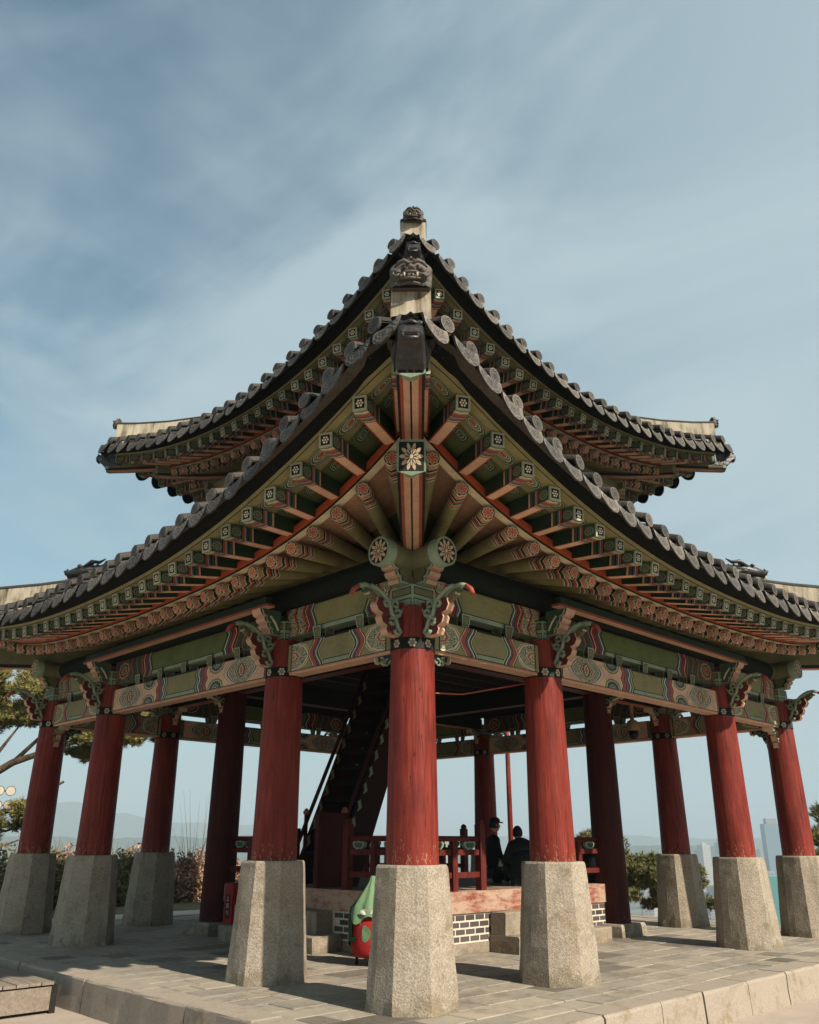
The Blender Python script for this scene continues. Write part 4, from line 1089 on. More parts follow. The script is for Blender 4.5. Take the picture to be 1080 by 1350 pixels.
            for i in range(5):
                p, q_ = hx[i], hx[(i+1) % 5]; b.face([(p[0], y-.012, p[1]), (p[0], y+.06, p[1]), (q_[0], y+.06, q_[1]), (q_[0], y-.012, q_[1])], 'pale')
            b.build(nm, ro)
        # dragon cap
        d0, b0, t0 = sa[0]
        inst('corner_cap', CAP, ro, Dk@T3(0, -(d0+.09)*r2, t0+.06)@Matrix.Scale(1.0 if low else .93, 4))
        # hip ridge: plaster core under a tile cap
        if low: path = [(7.17, 5.86, 6.37), (6.8, 5.88, 6.33), (6.1, 5.92, 6.36), (5.5, 5.98, 6.44), (4.95, 6.05, 6.55)]; path2 = [(4.9, 6.1, 6.76), (4.2, 6.35, 6.95), (2.62, 7.0, 7.6)]; gw = .185
        else: path = [(4.70, 9.66, 10.20), (4.4, 9.70, 10.20), (3.9, 9.8, 10.25), (3.3, 10.0, 10.38), (2.3, 10.5, 10.85), (1.2, 11.3, 11.7)]; path2 = None; gw = .185
        for path_ in (path, path2):
            if not path_: continue
            b = MB(T=Dk)
            R = [[(-gw*1.04, -d*r2, z0-.05), (gw*1.04, -d*r2, z0-.05), (gw, -d*r2, z1), (-gw, -d*r2, z1)] for d, z0, z1 in path_]
            b.ring(R, 'plaster', smooth=False, cap0='plaster', cap1='plaster'); b.build('plaster_ridge', ro)
            b = MB(T=Dk)
            sh = .0
            R = [[(-gw*1.07, -d*r2-(.015 if i == 0 else 0), z1+.002+sh), (gw*1.07, -d*r2-(.015 if i == 0 else 0), z1+.002+sh), (gw*1.04, -d*r2-(.015 if i == 0 else 0), z1+.03), (gw*.55, -d*r2-(.015 if i == 0 else 0), z1+.085), (-gw*.55, -d*r2-(.015 if i == 0 else 0), z1+.085), (-gw*1.04, -d*r2-(.015 if i == 0 else 0), z1+.03)] for i, (d, z0, z1) in enumerate(path_)]
            b.ring(R, 'tile', smooth=False, cap0='tile', cap1='tile'); b.build('ridge_cap', ro)
        d, z0, z1 = path[0]
        inst('goblin_tile', GOBLIN, ro, Dk@T3(0, -d*r2-.05, z1-.03)@Matrix.Scale(.86 if low else .66, 4))
        # curled tiles under the plaster end
        b = MB(T=Dk)
        for s in (-1, 1):
            n_ = 10
            R = [[(s*.135+.10*cos(pi+pi*q/n_), -(d+dd)*r2, z0-.045+.10*sin(pi+pi*q/n_)*.8) for q in range(n_+1)] for dd in (.07, -.25)]
            b.ring(R, 'tile', closed=False)
            R = [[(s*.135+.082*cos(pi+pi*q/n_), -(d+dd)*r2, z0-.045+.082*sin(pi+pi*q/n_)*.8) for q in range(n_+1)] for dd in (.07, -.25)]
            b.ring(R, 'tile', closed=False)
        n_ = 12; R = [[(.15*cos(pi*q/n_), -(d+dd)*r2, z0-.15+.11*sin(pi*q/n_)) for q in range(n_+1)] for dd in (.10, -.2)]
        b.ring(R, 'tile', closed=False, cap0='tile')
        b.build('saddle_tile', ro)
        if low: inst('dragon_head', DRAGON, ro, Dk@T3(0, -4.92*r2, 6.66)@Matrix.Scale(1.15, 4))
    if not low:
        # outer purlin under the upper rafters, and the main ridge
        for k in range(4):
            b = MB(T=rotz(k)); b.box(-3.3, 3.3, -3.17, -3.05, 8.62, 8.78, 'olive', bottom='pink'); b.build('outer_purlin', ro)
            for x in (-2.54, 0, 2.54):
                b = MB(T=rotz(k)@T3(x, -2.6, 0)@Rz(-pi/2)); b.prism([(0, 8.1), (.25, 8.1), (.30, 8.2), (.28, 8.24), (.42, 8.30), (.46, 8.38), (.44, 8.42), (.56, 8.46), (.60, 8.52), (0, 8.52)], -.07, .07, 'teal', lambda i: 'pink' if i < 8 else 'teal'); b.build('eave_bracket', ro)
        b = MB(); b.box(-1.6, 1.6, -.2, .2, 11.3, 12.1, 'plaster'); b.box(-1.7, 1.7, -.24, .24, 12.102, 12.22, 'tile')
        b.face([(-1.2, -1.2, 11.55), (1.2, -1.2, 11.55), (1.2, 0, 11.9), (-1.2, 0, 11.9)], 'tile'); b.face([(1.2, 1.2, 11.55), (-1.2, 1.2, 11.55), (-1.2, 0, 11.9), (1.2, 0, 11.9)], 'tile')
        b.build('main_ridge', ro)
    return ro
RAFM = {}; FLY = {}
roof('lower', 'lower_roof'); roof('upper', 'upper_roof')

# ---------------------------------------------------------------- raised floor, brick plinth, steps, railing, stair
def plinth():
    b = MB(); b.box(-2.58, 2.58, -2.58, 2.58, 0, .145, 'granite_fine', bottom=None); b.build('plinth_course', PAV)
    b = MB(); b.box(-2.565, 2.565, -2.565, 2.565, .147, .545, 'limejoint'); core = b.build('brick_plinth', PAV)
    bw, bh, g = .195, .068, .026
    bm_ = {}
    for k in range(4):
        for r in range(4):
            z = .172+r*(bh+g)+bh/2
            x = -2.26-(bw/2 if r % 2 else 0)
            segs = []
            while x < 2.28:
                x0, x1 = max(x, -2.26), min(x+bw, 2.26)
                if x1-x0 > .05: segs.append((x0, x1))
                x += bw+g
            for x0, x1 in segs:
                xm = (x0+x1)/2
                if k in (1, 2) or -.9 < xm < 1.42: continue
                kk = round(x1-x0, 3)
                if kk not in bm_:
                    m = MB(); m.box(-kk/2, kk/2, -.005, .02, -bh/2, bh/2, 'brick', back=None); bm_[kk] = m.mesh('brick')
                xx = xm if k == 0 else xm
                inst('brick', bm_[kk], core, rotz(k)@T3(xx if k == 0 else -xm, -2.565, z))
    for k in range(4):
        b = MB(T=rotz(k)); b.box(-2.27, 2.27, -2.60, -2.36, .55, .845, 'sill'); b.build('floor_sill', PAV)
    b = MB()
    for q in range(17):
        x = -2.36+q*.278
        b.box(x+.003, x+.275, -2.355, 2.355, .80, .842+.002*(q % 2), 'deck')
    tag(b.build('floor_boards', PAV), kind='stuff')
    # steps of dressed stone on the two visible sides (same on the others)
    for k, (a0, a1) in ((0, (-.97, 1.50)), (3, (-1.50, 1.05)), (1, (-1.2, 1.2)), (2, (-1.2, 1.2))):
        # in side k=3 local x runs opposite to world y
        parts = [(a0, a0+.62), (a0+.62, a1-.7), (a1-.7, a1)]
        for x0, x1 in parts:
            for y0, y1, z0, z1 in ((-3.16, -2.88, 0, .235), ):
                b = MB(T=rotz(k)); stone_box(b, x0+.006, x1-.006, y0, y1+.28-.002, z0, z1); b.build('step_stone', PAV)
        for x0, x1 in ((a0+.02, a0+1.2), (a0+1.2, a1-.25)):
            b = MB(T=rotz(k)); stone_box(b, x0+.006, x1-.006, -2.90, -2.605, .237, .545); b.build('step_stone', PAV)
def stone_box(b, x0, x1, y0, y1, z0, z1, mat='granite_fine', r=.02):
    nx = 4; R = []
    for i in range(nx+1):
        x = x0+(x1-x0)*i/nx; e = r if i in (0, nx) else 0
        prof = [(y0+e*.5, z0), (y0, z1-r), (y0+r, z1), (y1-e*.0, z1-e*.2), (y1, z0)]
        R.append([(x, y+noise.noise(Vector((x*4, y*4, z*4)))*.014, z+noise.noise(Vector((x*3, y*3+7, z)))*.008*(z > z0)) for y, z in prof])
    b.ring(R, mat, closed=True, smooth=False, cap0=mat, cap1=mat)
plinth()
def railing():
    post = MB(); post.box(-.055, .055, -.055, .055, .845, 1.50, 'redwood_rail'); post.box(-.04, .04, -.04, .04, 1.502, 1.60, 'redwood_rail')
    R = [[(r*cos(2*pi*i/10), r*sin(2*pi*i/10), z) for i in range(10)] for z, r in ((1.60, .045), (1.64, .06), (1.68, .045), (1.74, .055), (1.79, .03), (1.84, .012))]
    endp = MB(); endp.box(-.06, .06, -.06, .06, .845, 1.80, 'redwood_rail')
    endp.ring([[(r*cos(2*pi*i/10), r*sin(2*pi*i/10), z) for i in range(10)] for z, r in ((1.80, .05), (1.83, .065), (1.87, .05), (1.90, .0))], 'redwood_rail')
    EP = endp.mesh('end_post'); PO = post.mesh('rail_post')
    leaf = MB()
    o = [(0, 1.44), (.06, 1.43), (.12, 1.47), (.14, 1.52), (.10, 1.55), (.05, 1.535), (0, 1.56), (-.05, 1.535), (-.10, 1.55), (-.14, 1.52), (-.12, 1.47), (-.06, 1.43)]
    leaf.prism([(x, z) for x, z in o], -.03, .03, 'pale'); leaf.prism([(x*.7, 1.49+(z-1.49)*.6) for x, z in o], -.034, .034, 'teal')
    LF = leaf.mesh('lotus_support')
    for k in range(4):
        gap = (-1.0, 1.0)
        for x0, x1 in ((-2.28, gap[0]), (gap[1], 2.28)):
            T = rotz(k)
            out = x0 if x0 > 0 else x1
            inst('end_post', EP, PAV, T@T3(out, -2.48, 0))
            inst('rail_post', PO, PAV, T@T3((x0+x1)/2, -2.48, 0))
            b = MB(T=T); b.tube([(x0, -2.48, 1.585), (x1, -2.48, 1.585)], .042, 'redwood_rail', 10); b.build('hand_rail', PAV)
            for z0, z1 in ((1.35, 1.43), (1.03, 1.11)):
                b = MB(T=T); b.box(x0, x1, -2.505, -2.455, z0, z1, 'redwood_rail'); b.build('rail', PAV)
            for f in (.22, .78): inst('lotus_support', LF, PAV, T@T3(x0+(x1-x0)*f, -2.48, 0))
railing()
def stair():
    sl_ = 2.31; x0 = -2.28; b = MB()
    for y in (-.52, .52):
        zt = 4.80
        def X(z): return x0+(z-.86)/sl_
        b.prism([(X(.86)-.16, .86), (X(.86)+.42, .86), (X(zt)+.30, zt), (X(zt)-.16, zt)], y-.03, y+.03, 'stairwood')
    so = b.build('staircase', PAV)
    for i in range(13):
        z = 1.08+i*.285; x = x0+(z-.86)/sl_
        t = MB(); t.box(x-.12, x+.28, -.487, .487, z-.02, z+.02, 'eaveblack'); t.build('tread', so)  # tread colour carries the shade inside the stair
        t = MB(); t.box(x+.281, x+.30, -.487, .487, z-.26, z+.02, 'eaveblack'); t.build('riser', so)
    for y in (-.52, .52):
        b = MB(); P = [(x0-.22+(z-.86)/sl_, y, z) for z in (1.25, 4.7)]
        b.tube([(P[0][0]-.1, y, P[0][2]), P[1]], .035, 'stairwood', 8); b.build('stair_rail', so)
        for i in range(11):
            z = 1.55+i*.28; x = x0-.16+(z-.86)/sl_
            b = MB(); b.tube([(x-.02, y-.05, z-.09), (x+.03, y-.055, z-.03), (x+.01, y-.05, z+.06), (x+.05, y-.045, z+.10)], [.010, .034, .028, .006], 'olive' if y > 0 else 'pale', 6, flat=.7); b.build('leaf_ornament', so)
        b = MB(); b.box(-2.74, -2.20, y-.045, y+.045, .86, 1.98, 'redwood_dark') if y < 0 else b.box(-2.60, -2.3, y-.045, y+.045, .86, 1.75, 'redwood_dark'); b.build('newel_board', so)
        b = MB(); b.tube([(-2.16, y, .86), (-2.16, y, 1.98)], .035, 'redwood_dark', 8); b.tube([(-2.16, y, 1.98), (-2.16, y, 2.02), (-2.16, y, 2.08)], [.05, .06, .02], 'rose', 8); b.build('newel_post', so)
stair()
# thin rod between corner column and the next one, seen under the lintel
b = MB(); b.tube([(-4.80, -4.75, 3.18), (-3.7, -4.6, 3.30), (-2.75, -4.9, 3.52)], .010, 'rose', 6); b.build('tie_rod', PAV)

# ================================================================ THINGS ROUND THE PAVILION
def extras():
    # black notice board on the raised floor
    t = thing('notice_board', 'black standing notice board on the raised floor behind the red railing', 'notice board', (-.05, .1, .845), radians(-43))
    b = MB(); b.box(-.36, .36, -.02, .02, .25, 1.0, 'black'); b.build('panel', t)
    b = MB()
    for s in (-.3, .3): b.box(s-.025, s+.025, -.045, -.022, 0, 1.08, 'darkwood'); b.box(s-.03, s+.03, -.22, .2, 0, .04, 'darkwood')
    b.build('stand', t)
    b = MB(); b.box(-.05, .05, -.05, .0, 1.002, 1.22, 'black'); b.build('finial', t)
    # red fire extinguisher box with black glass strip and white lettering
    M['ext_red'] = plain('extinguisher_red', (.26, .010, .014), .45, .3); M['ext_glass'] = plain('dark_glass', (.02, .02, .022), .1, .1)
    t = thing('extinguisher_box', 'narrow red fire extinguisher box with white letters by the brick plinth', 'extinguisher box', (-2.84, 1.56, .236), radians(-90)); t.scale = (.85, .85, .92)
    b = MB(); b.box(-.15, .15, -.13, .13, 0, .66, 'ext_red'); b.build('case', t)
    b = MB(); b.box(-.07, .07, -.138, -.131, .10, .50, 'ext_glass'); b.build('window', t)
    b = MB(); b.box(-.16, .16, -.14, .14, .661, .69, 'ext_red'); b.build('lid', t)
    # letters 소화기 built from strokes
    b = MB(); y = -.1405
    def st(x0, z0, x1, z1, w=.008):
        d = Vector((x1-x0, 0, z1-z0)); n_ = Vector((-d.z, 0, d.x)).normalized()*w/2
        b.face([(x0-n_.x, y, z0-n_.z), (x1-n_.x, y, z1-n_.z), (x1+n_.x, y, z1+n_.z), (x0+n_.x, y, z0+n_.z)], 'white')
    for cz, kk in ((.42, 0), (.30, 1), (.18, 2)):
        if kk == 0:
            st(0, cz+.04, -.03, cz+.005); st(0, cz+.04, .03, cz+.005); st(0, cz+.0, 0, cz-.025); st(-.04, cz-.03, .04, cz-.03)
        elif kk == 1:
            st(-.02, cz+.045, 0, cz+.045); st(-.04, cz+.03, .015, cz+.03); st(-.025, cz+.015, 0, cz+.015); st(0, cz+.015, 0, cz-.01); st(-.025, cz+.015, -.025, cz-.01); st(-.025, cz-.01, 0, cz-.01)
            st(-.012, cz-.01, -.012, cz-.03); st(-.04, cz-.03, .015, cz-.03); st(.03, cz+.045, .03, cz-.04); st(.03, cz, .05, cz)
        else:
            st(-.035, cz+.035, .005, cz+.035); st(.005, cz+.035, -.025, cz-.02); st(.035, cz+.045, .035, cz-.04)
    b.build('lettering', t)
    # red drum wrapped in green and white cloth, on little feet
    M['cloth_green'] = plain('green_cloth', (.025, .10, .04), .85, .6); M['cloth_pale'] = plain('pale_green_cloth', (.13, .22, .12), .85, .6)
    M['drum_red'] = plain('printed_red_cloth', (.28, .014, .014), .75, .8); M['cloth_white'] = plain('white_cloth', (.62, .60, .55), .8, .3); M['rubber'] = plain('black_rubber', (.02, .02, .02), .7)
    t = thing('wrapped_red_drum', 'red drum on short legs, wrapped in green and white cloth behind the front pier', 'drum', (-3.22, -2.42, 0), 0)
    def lathe(mat, prof, name, a0=0, a1=2*pi, n=44, jit=0):
        b = MB(); R = []
        for z, r in prof:
            row = []
            for i in range(n+1):
                a = a0+(a1-a0)*i/n; f = 1
                if jit: f = 1+jit*(.55*sin(a*8+z*3)+.5*noise.noise(Vector((cos(a)*4, sin(a)*4, z*6))))
                zz = z+(jit*.5*sin(a*5+1)*(z < .7) if jit else 0)
                row.append((r*f*cos(a)*1.0, r*f*sin(a)*.9, zz))
            R.append(row)
        b.ring(R, mat, closed=False); return b.build(name, t)
    lathe('drum_red', [(.11, .0), (.11, .25), (.16, .285), (.28, .30), (.60, .285), (.74, .24), (.80, .0)], 'body')
    lathe('cloth_green', [(.24, .315), (.4, .325), (.55, .32), (.68, .30), (.80, .22), (.90, .13), (1.02, .05)], 'green_cloth', radians(100), radians(168), jit=.10)
    lathe('cloth_pale', [(.56, .33), (.66, .315), (.74, .28), (.82, .215), (.90, .145), (1.02, .06), (1.10, .03)], 'pale_cloth', radians(150), radians(330), jit=.10)
    def patch(mat, a0, zc, ra, rz_, r):
        b = MB(); b.face([((r+.004)*cos(a0+ra*cos(2*pi*i/16)), (r+.004)*sin(a0+ra*cos(2*pi*i/16)), zc+rz_*sin(2*pi*i/16)*(1-.35*cos(2*pi*i/16))) for i in range(16)], mat); b.build('white_patch', t)
    patch('cloth_pale', radians(212), .40, .22, .10, .292)
    patch('cloth_white', radians(186), .50, .17, .075, .283); patch('cloth_white', radians(215), .665, .30, .035, .322)
    lathe('cloth_green', [(.30, .312), (.325, .322), (.35, .314)], 'cloth_hem', radians(100), radians(185), 20)
    for a in (45, 135, 225, 315):
        b = MB(); b.tube([(.2*cos(radians(a)), .2*sin(radians(a)), .0), (.2*cos(radians(a)), .2*sin(radians(a)), .14)], .022, 'rubber', 8); b.build('leg', t)
    # dome security camera under the tie beam
    M['cam_beige'] = plain('beige_plastic', (.42, .30, .19), .5, .2)
    t = thing('security_camera', 'beige dome security camera with black lens hanging under the eaves at right', 'security camera', (3.8, -2.54, 3.66))
    def lz(mat, prof, name):
        b = MB(); n = 18; b.ring([[(r*cos(2*pi*i/n), r*sin(2*pi*i/n), z) for i in range(n)] for z, r in prof], mat); b.build(name, t)
    lz('cam_beige', [(.0, .13), (.03, .135), (.11, .13), (.20, .10), (.23, .04), (.45, .035), (.54, .035)], 'housing'); lz('black', [(-.17, 0), (-.165, .04), (-.14, .075), (-.08, .095), (0, .098), (.0, .0)], 'lens_dome')
    # red pole beyond
    t = thing('flagpole', 'tall thin red pole standing beyond the pavilion', 'pole', (8.51, 4.60, 0))
    b = MB(); b.tube([(0, 0, -.5), (0, 0, 6.5)], [.085, .06], 'redwood_low', 12); b.build('shaft', t)
    b = MB(); b.tube([(0, 0, -.45), (0, 0, -.1)], [.16, .14], 'granite_fine', 12); b.tube([(0, 0, 6.5), (0, 0, 6.58), (0, 0, 6.66)], [.06, .09, .02], 'tile', 10); b.build('foot_and_knob', t)
    # floodlight cluster on a pole at the left
    M['lamp_glass'] = plain('frosted_lamp_glass', (.42, .38, .33), .3, .15); M['steel'] = plain('grey_steel', (.10, .10, .10), .4)
    t = thing('floodlight_mast', 'steel mast with a cluster of round white floodlights at the left edge', 'floodlight', (-1.80, 16.50, -.5), radians(-20))
    b = MB(); b.tube([(-.32, .06, 0), (-.32, .06, 3.75)], .05, 'steel', 10); b.build('mast', t)
    for z in (3.05, 3.47):
        b = MB(); b.box(-.45, .45, -.02, .02, z-.02, z+.02, 'steel'); b.build('crossbar', t)
    for z in (3.05, 3.47):
        for x in (-.32, 0, .32):
            b = MB(); n = 18; b.ring([[(x+r*cos(2*pi*i/n), y, z+r*sin(2*pi*i/n)) for i in range(n)] for y, r in ((.08, .05), (-.04, .12), (-.11, .15), (-.11, .13))], 'steel')
            lo = b.build('lamp_housing', t)
            b = MB(); b.face([(x+.131*cos(2*pi*i/n), -.105, z+.131*sin(2*pi*i/n)) for i in range(n)], 'lamp_glass'); b.build('lamp_glass', lo)
    # wooden deck beside the kerb
    t = thing('wooden_deck', 'low weathered plank deck beside the kerb at bottom left', 'deck', (0, 0, 0))
    for q in range(14):
        x = -6.80-.150*q
        b = MB(); b.box(x-.14, x, -.70+random.uniform(-.008, .008), 3.2, -.060, -.026+random.uniform(-.003, .003), 'deck'); b.build('plank', t)
    b = MB(); b.box(-8.9, -6.83, -.735, -.710, -.32, -.075, 'deck'); b.build('fascia_board', t)
    b = MB(); 
    for x in (-6.80, -7.6, -8.6): b.box(x-.035, x+.035, -.75, -.68, -.4, -.062, 'darkwood')
    b.box(-6.79, -6.74, -.67, 3.2, -.36, -.067, 'darkwood')
    b.build('joists', t)
extras()

# ---------------------------------------------------------------- people
def skinfig(name, pts, edges, rad, mat, parent, sub=2):
    me = bpy.data.meshes.new(name); me.from_pydata(pts, edges, []); me.materials.append(mat)
    o = bpy.data.objects.new(name, me); C.objects.link(o); o.parent = parent
    sk = o.modifiers.new('skin', 'SKIN'); ss = o.modifiers.new('sub', 'SUBSURF'); ss.levels = ss.render_levels = sub
    for i, r in enumerate(rad): me.skin_vertices[0].data[i].radius = r if isinstance(r, tuple) else (r, r)
    me.skin_vertices[0].data[0].use_root = True
    sk.use_smooth_shade = True
    return o
M['coat'] = plain('black_coat', (.010, .011, .013), .85, .4); M['coat2'] = plain('dark_navy_jacket', (.012, .014, .018), .8, .4)
M['skin'] = material('skin', lambda: worn((.46, .25, .17), .2), .5); M['hair'] = plain('black_hair', (.010, .009, .008), .5); M['trouser'] = plain('charcoal_trousers', (.02, .02, .022), .85)
M['shoe'] = plain('pale_shoes', (.45, .40, .34), .6)
def hand(root, mat_parent, d, side):
    d = Vector(d).normalized(); up = Vector((0, 0, 1)); s = d.cross(up).normalized()
    P = [Vector(root), Vector(root)+d*.045, Vector(root)+d*.085]; E_ = [(0, 1), (1, 2)]; R_ = [.024, .034, .034]
    for i, (o, l) in enumerate(((-.027, .062), (-.009, .074), (.009, .070), (.027, .055))):
        a = len(P); b0 = P[2]+s*o; P += [b0, b0+d*l*.5-up*.010, b0+d*l-up*.03]; E_ += [(2, a), (a, a+1), (a+1, a+2)]; R_ += [.010, .009, .007]
    a = len(P); P += [P[1]+s*side*.04, P[1]+s*side*.06+d*.03, P[1]+s*side*.055+d*.055]; E_ += [(1, a), (a, a+1), (a+1, a+2)]; R_ += [.012, .010, .008]
    return [tuple(p) for p in P], E_, R_
def head_mesh(capd=False):
    b = bmesh.new(); bmesh.ops.create_uvsphere(b, u_segments=28, v_segments=20, radius=1)
    for v in b.verts:
        x, y, z = v.co; f = max(0, -y)
        w = 1-.18*max(0, -z)
        x *= .075*w; yy = y*.092; zz = z*.115
        g = lambda cx, cz, s, a: a*exp(-(((x-cx)/s)**2+((zz-cz)/s)**2))*(y < 0)
        yy -= g(0, -.012, .014, .022)+g(0, -.030, .012, .012)+g(0, -.085, .022, .010)+g(0, -.058, .018, .006)
        yy += g(.030, .008, .014, .010)+g(-.030, .008, .014, .010)
        for s in (-1, 1):
            if abs(x-s*.073) < .012 and abs(zz) < .028 and abs(yy) < .02: x += s*.016
        v.co = (x, yy, zz)
    me = bpy.data.meshes.new('head'); b.to_mesh(me); b.free()
    for p in me.polygons: p.use_smooth = True
    me.materials.append(M['skin']); return me
def hair_mesh(full=True):
    b = bmesh.new(); bmesh.ops.create_uvsphere(b, u_segments=24, v_segments=18, radius=1)
    for v in b.verts:
        x, y, z = v.co; v.co = (x*.086, y*.103+.008, z*.120+.010)
    dl = [v for v in b.verts if v.co.z < -.06 or (v.co.y < -.045 and v.co.z < .055)]
    bmesh.ops.delete(b, geom=dl, context='VERTS'); me = bpy.data.meshes.new('hair'); b.to_mesh(me); b.free()
    for p in me.polygons: p.use_smooth = True
    me.materials.append(M['hair']); return me
HEAD, HAIR = head_mesh(), hair_mesh()
def person(label, loc, rz, pose, group=None, capd=False):
    t = thing('person', label, 'person', loc, rz)
    if pose == 'squat':      # seated on the floor edge, knees up, facing -y, back rounded
        P = [(0, .05, .13), (0, .09, .32), (0, .06, .52), (0, -.02, .66), (0, -.07, .74),
             (.17, -.0, .62), (.24, -.12, .40), (.20, -.32, .38), (-.17, -.0, .62), (-.24, -.12, .40), (-.20, -.32, .38)]
        E_ = [(0, 1), (1, 2), (2, 3), (3, 4), (3, 5), (5, 6), (6, 7), (3, 8), (8, 9), (9, 10)]
        R_ = [(.25, .22), (.25, .21), (.24, .19), (.17, .14), .075, .11, .085, .055, .11, .085, .055]
        skinfig('coat', P, E_, R_, M['coat'], t)
        P = [(0, .0, .12), (.11, -.05, .12), (.15, -.38, .34), (.14, -.40, .04), (-.11, -.05, .12), (-.15, -.38, .34), (-.14, -.40, .04)]
        skinfig('body', P, [(0, 1), (1, 2), (2, 3), (0, 4), (4, 5), (5, 6)], [.13, .11, .075, .05, .11, .075, .05], M['trouser'], t)
        for s in (-1, 1):
            p, e, r = hand((s*.20, -.33, .38), t, (-s*.3, -1, -.1), -s); skinfig('hand', p, e, r, M['skin'], t)
            skinfig('shoe', [(s*.14, -.37, .045), (s*.14, -.50, .04), (s*.14, -.60, .035)], [(0, 1), (1, 2)], [.05, .048, .038], M['shoe'], t, 1)
        hp = (0, -.17, .835)
    elif pose == 'kneel':
        P = [(0, .02, .24), (0, .03, .42), (0, .02, .62), (0, .0, .76), (0, -.02, .84), (.15, .0, .73), (.20, -.04, .50), (.14, -.16, .36), (-.15, .0, .73), (-.20, -.04, .50), (-.14, -.16, .36)]
        E_ = [(0, 1), (1, 2), (2, 3), (3, 4), (3, 5), (5, 6), (6, 7), (3, 8), (8, 9), (9, 10)]
        R_ = [(.15, .13), (.15, .12), (.16, .12), (.13, .10), .055, .07, .055, .04, .07, .055, .04]
        skinfig('coat', P, E_, R_, M['coat'], t)
        P = [(0, .03, .20), (.09, -.02, .17), (.10, -.30, .09), (.10, .05, .05), (-.09, -.02, .17), (-.10, -.30, .09), (-.10, .05, .05)]
        skinfig('body', P, [(0, 1), (1, 2), (2, 3), (0, 4), (4, 5), (5, 6)], [.12, .10, .075, .05, .10, .075, .05], M['trouser'], t)
        for s in (-1, 1):
            p, e, r = hand((s*.13, -.18, .36), t, (-s*.2, -1, -.5), -s); skinfig('hand', p, e, r, M['skin'], t)
            skinfig('shoe', [(s*.10, .06, .05), (s*.10, .16, .06), (s*.10, .22, .04)], [(0, 1), (1, 2)], [.045, .045, .035], M['shoe'], t, 1)
        hp = (0, -.04, .98)
    else:                    # standing
        P = [(0, 0, .95), (0, .01, 1.12), (0, .01, 1.30), (0, 0, 1.42), (0, -.01, 1.52), (.19, 0, 1.38), (.24, .02, 1.12), (.22, -.08, .90), (-.19, 0, 1.38), (-.24, .02, 1.12), (-.22, -.08, .90)]
        E_ = [(0, 1), (1, 2), (2, 3), (3, 4), (3, 5), (5, 6), (6, 7), (3, 8), (8, 9), (9, 10)]
        R_ = [(.18, .14), (.17, .13), (.19, .13), (.13, .10), .06, .075, .06, .045, .075, .06, .045]
        skinfig('jacket', P, E_, R_, M['coat2'], t)
        P = [(0, 0, .90), (.10, 0, .84), (.11, -.01, .46), (.11, .01, .08), (-.10, 0, .84), (-.11, -.01, .46), (-.11, .01, .08)]
        skinfig('body', P, [(0, 1), (1, 2), (2, 3), (0, 4), (4, 5), (5, 6)], [.14, .10, .07, .05, .10, .07, .05], M['trouser'], t)
        for s in (-1, 1):
            p, e, r = hand((s*.22, -.09, .90), t, (0, -.3, -1), -s); skinfig('hand', p, e, r, M['skin'], t)
            skinfig('shoe', [(s*.11, .03, .05), (s*.11, -.08, .045), (s*.11, -.18, .035)], [(0, 1), (1, 2)], [.05, .048, .038], M['rubber'], t, 1)
        hp = (0, -.02, 1.64)
    h = link('head', HEAD, t); h.location = hp
    ha = link('hair', HAIR, t); ha.location = hp
    if capd:
        b = MB(); n = 16
        b.ring([[(hp[0]+r*cos(2*pi*i/n), hp[1]+r*1.15*sin(2*pi*i/n), hp[2]+z) for i in range(n)] for z, r in ((.045, .092), (.10, .086), (.135, .05), (.142, 0))], 'hair')
        b.prism([(-.07, 0), (.07, 0), (.06, .0601), (-.06, .06)], 0, .01, 'hair') if False else b.tube([(hp[0]-.06, hp[1]-.11, hp[2]+.05), (hp[0], hp[1]-.15, hp[2]+.045), (hp[0]+.06, hp[1]-.11, hp[2]+.05)], .022, 'hair', 6, flat=.5)
        b.build('cap', t)
person('person in a bulky black coat sitting hunched on the floor edge, back turned', (.50, -2.12, .845), radians(150), 'squat')
person('person in black with a dark cap kneeling upright on the floor beside the end post', (.78, -1.25, .845), radians(60), 'kneel', capd=True)
person('person in black sitting on the floor edge, almost hidden by the right inner column', (2.45, -2.28, .845), radians(90), 'squat')

# ---------------------------------------------------------------- vegetation
def f_leaf(c0, c1, c2):
    def f():
        g = V.nt.nodes.new('ShaderNodeNewGeometry'); r = V(g.outputs['Random Per Island']); n = noi(posn(), 1.3, 3)
        return ramp(r*.6+n*.4, [(.1, c0), (.5, c1), (.9, c2)], 'LINEAR')
    return f
M['needle'] = material('pine_needles', f_leaf((.07, .08, .025), (.19, .17, .05), (.34, .27, .10)), .7, .2)
M['needle_dark'] = material('dark_pine_needles', f_leaf((.05, .065, .025), (.14, .14, .05), (.26, .23, .09)), .7, .2)
M['bark'] = material('pine_bark', lambda: (ramp(noi(scaled(objco(), (1, 1, .3)), 14, 6, .7), [(.35, (.03, .022, .016)), (.65, (.11, .075, .05))], 'LINEAR'), noi(objco(), 18, 5), .03), .9)
M['dry'] = material('dry_leaves', f_leaf((.15, .07, .04), (.32, .18, .11), (.48, .33, .22)), .8, .1)
M['greenleaf'] = material('shrub_leaves', f_leaf((.05, .06, .025), (.14, .13, .05), (.30, .22, .11)), .7, .2)
M['twig'] = plain('twig_bark', (.14, .09, .06), .9)
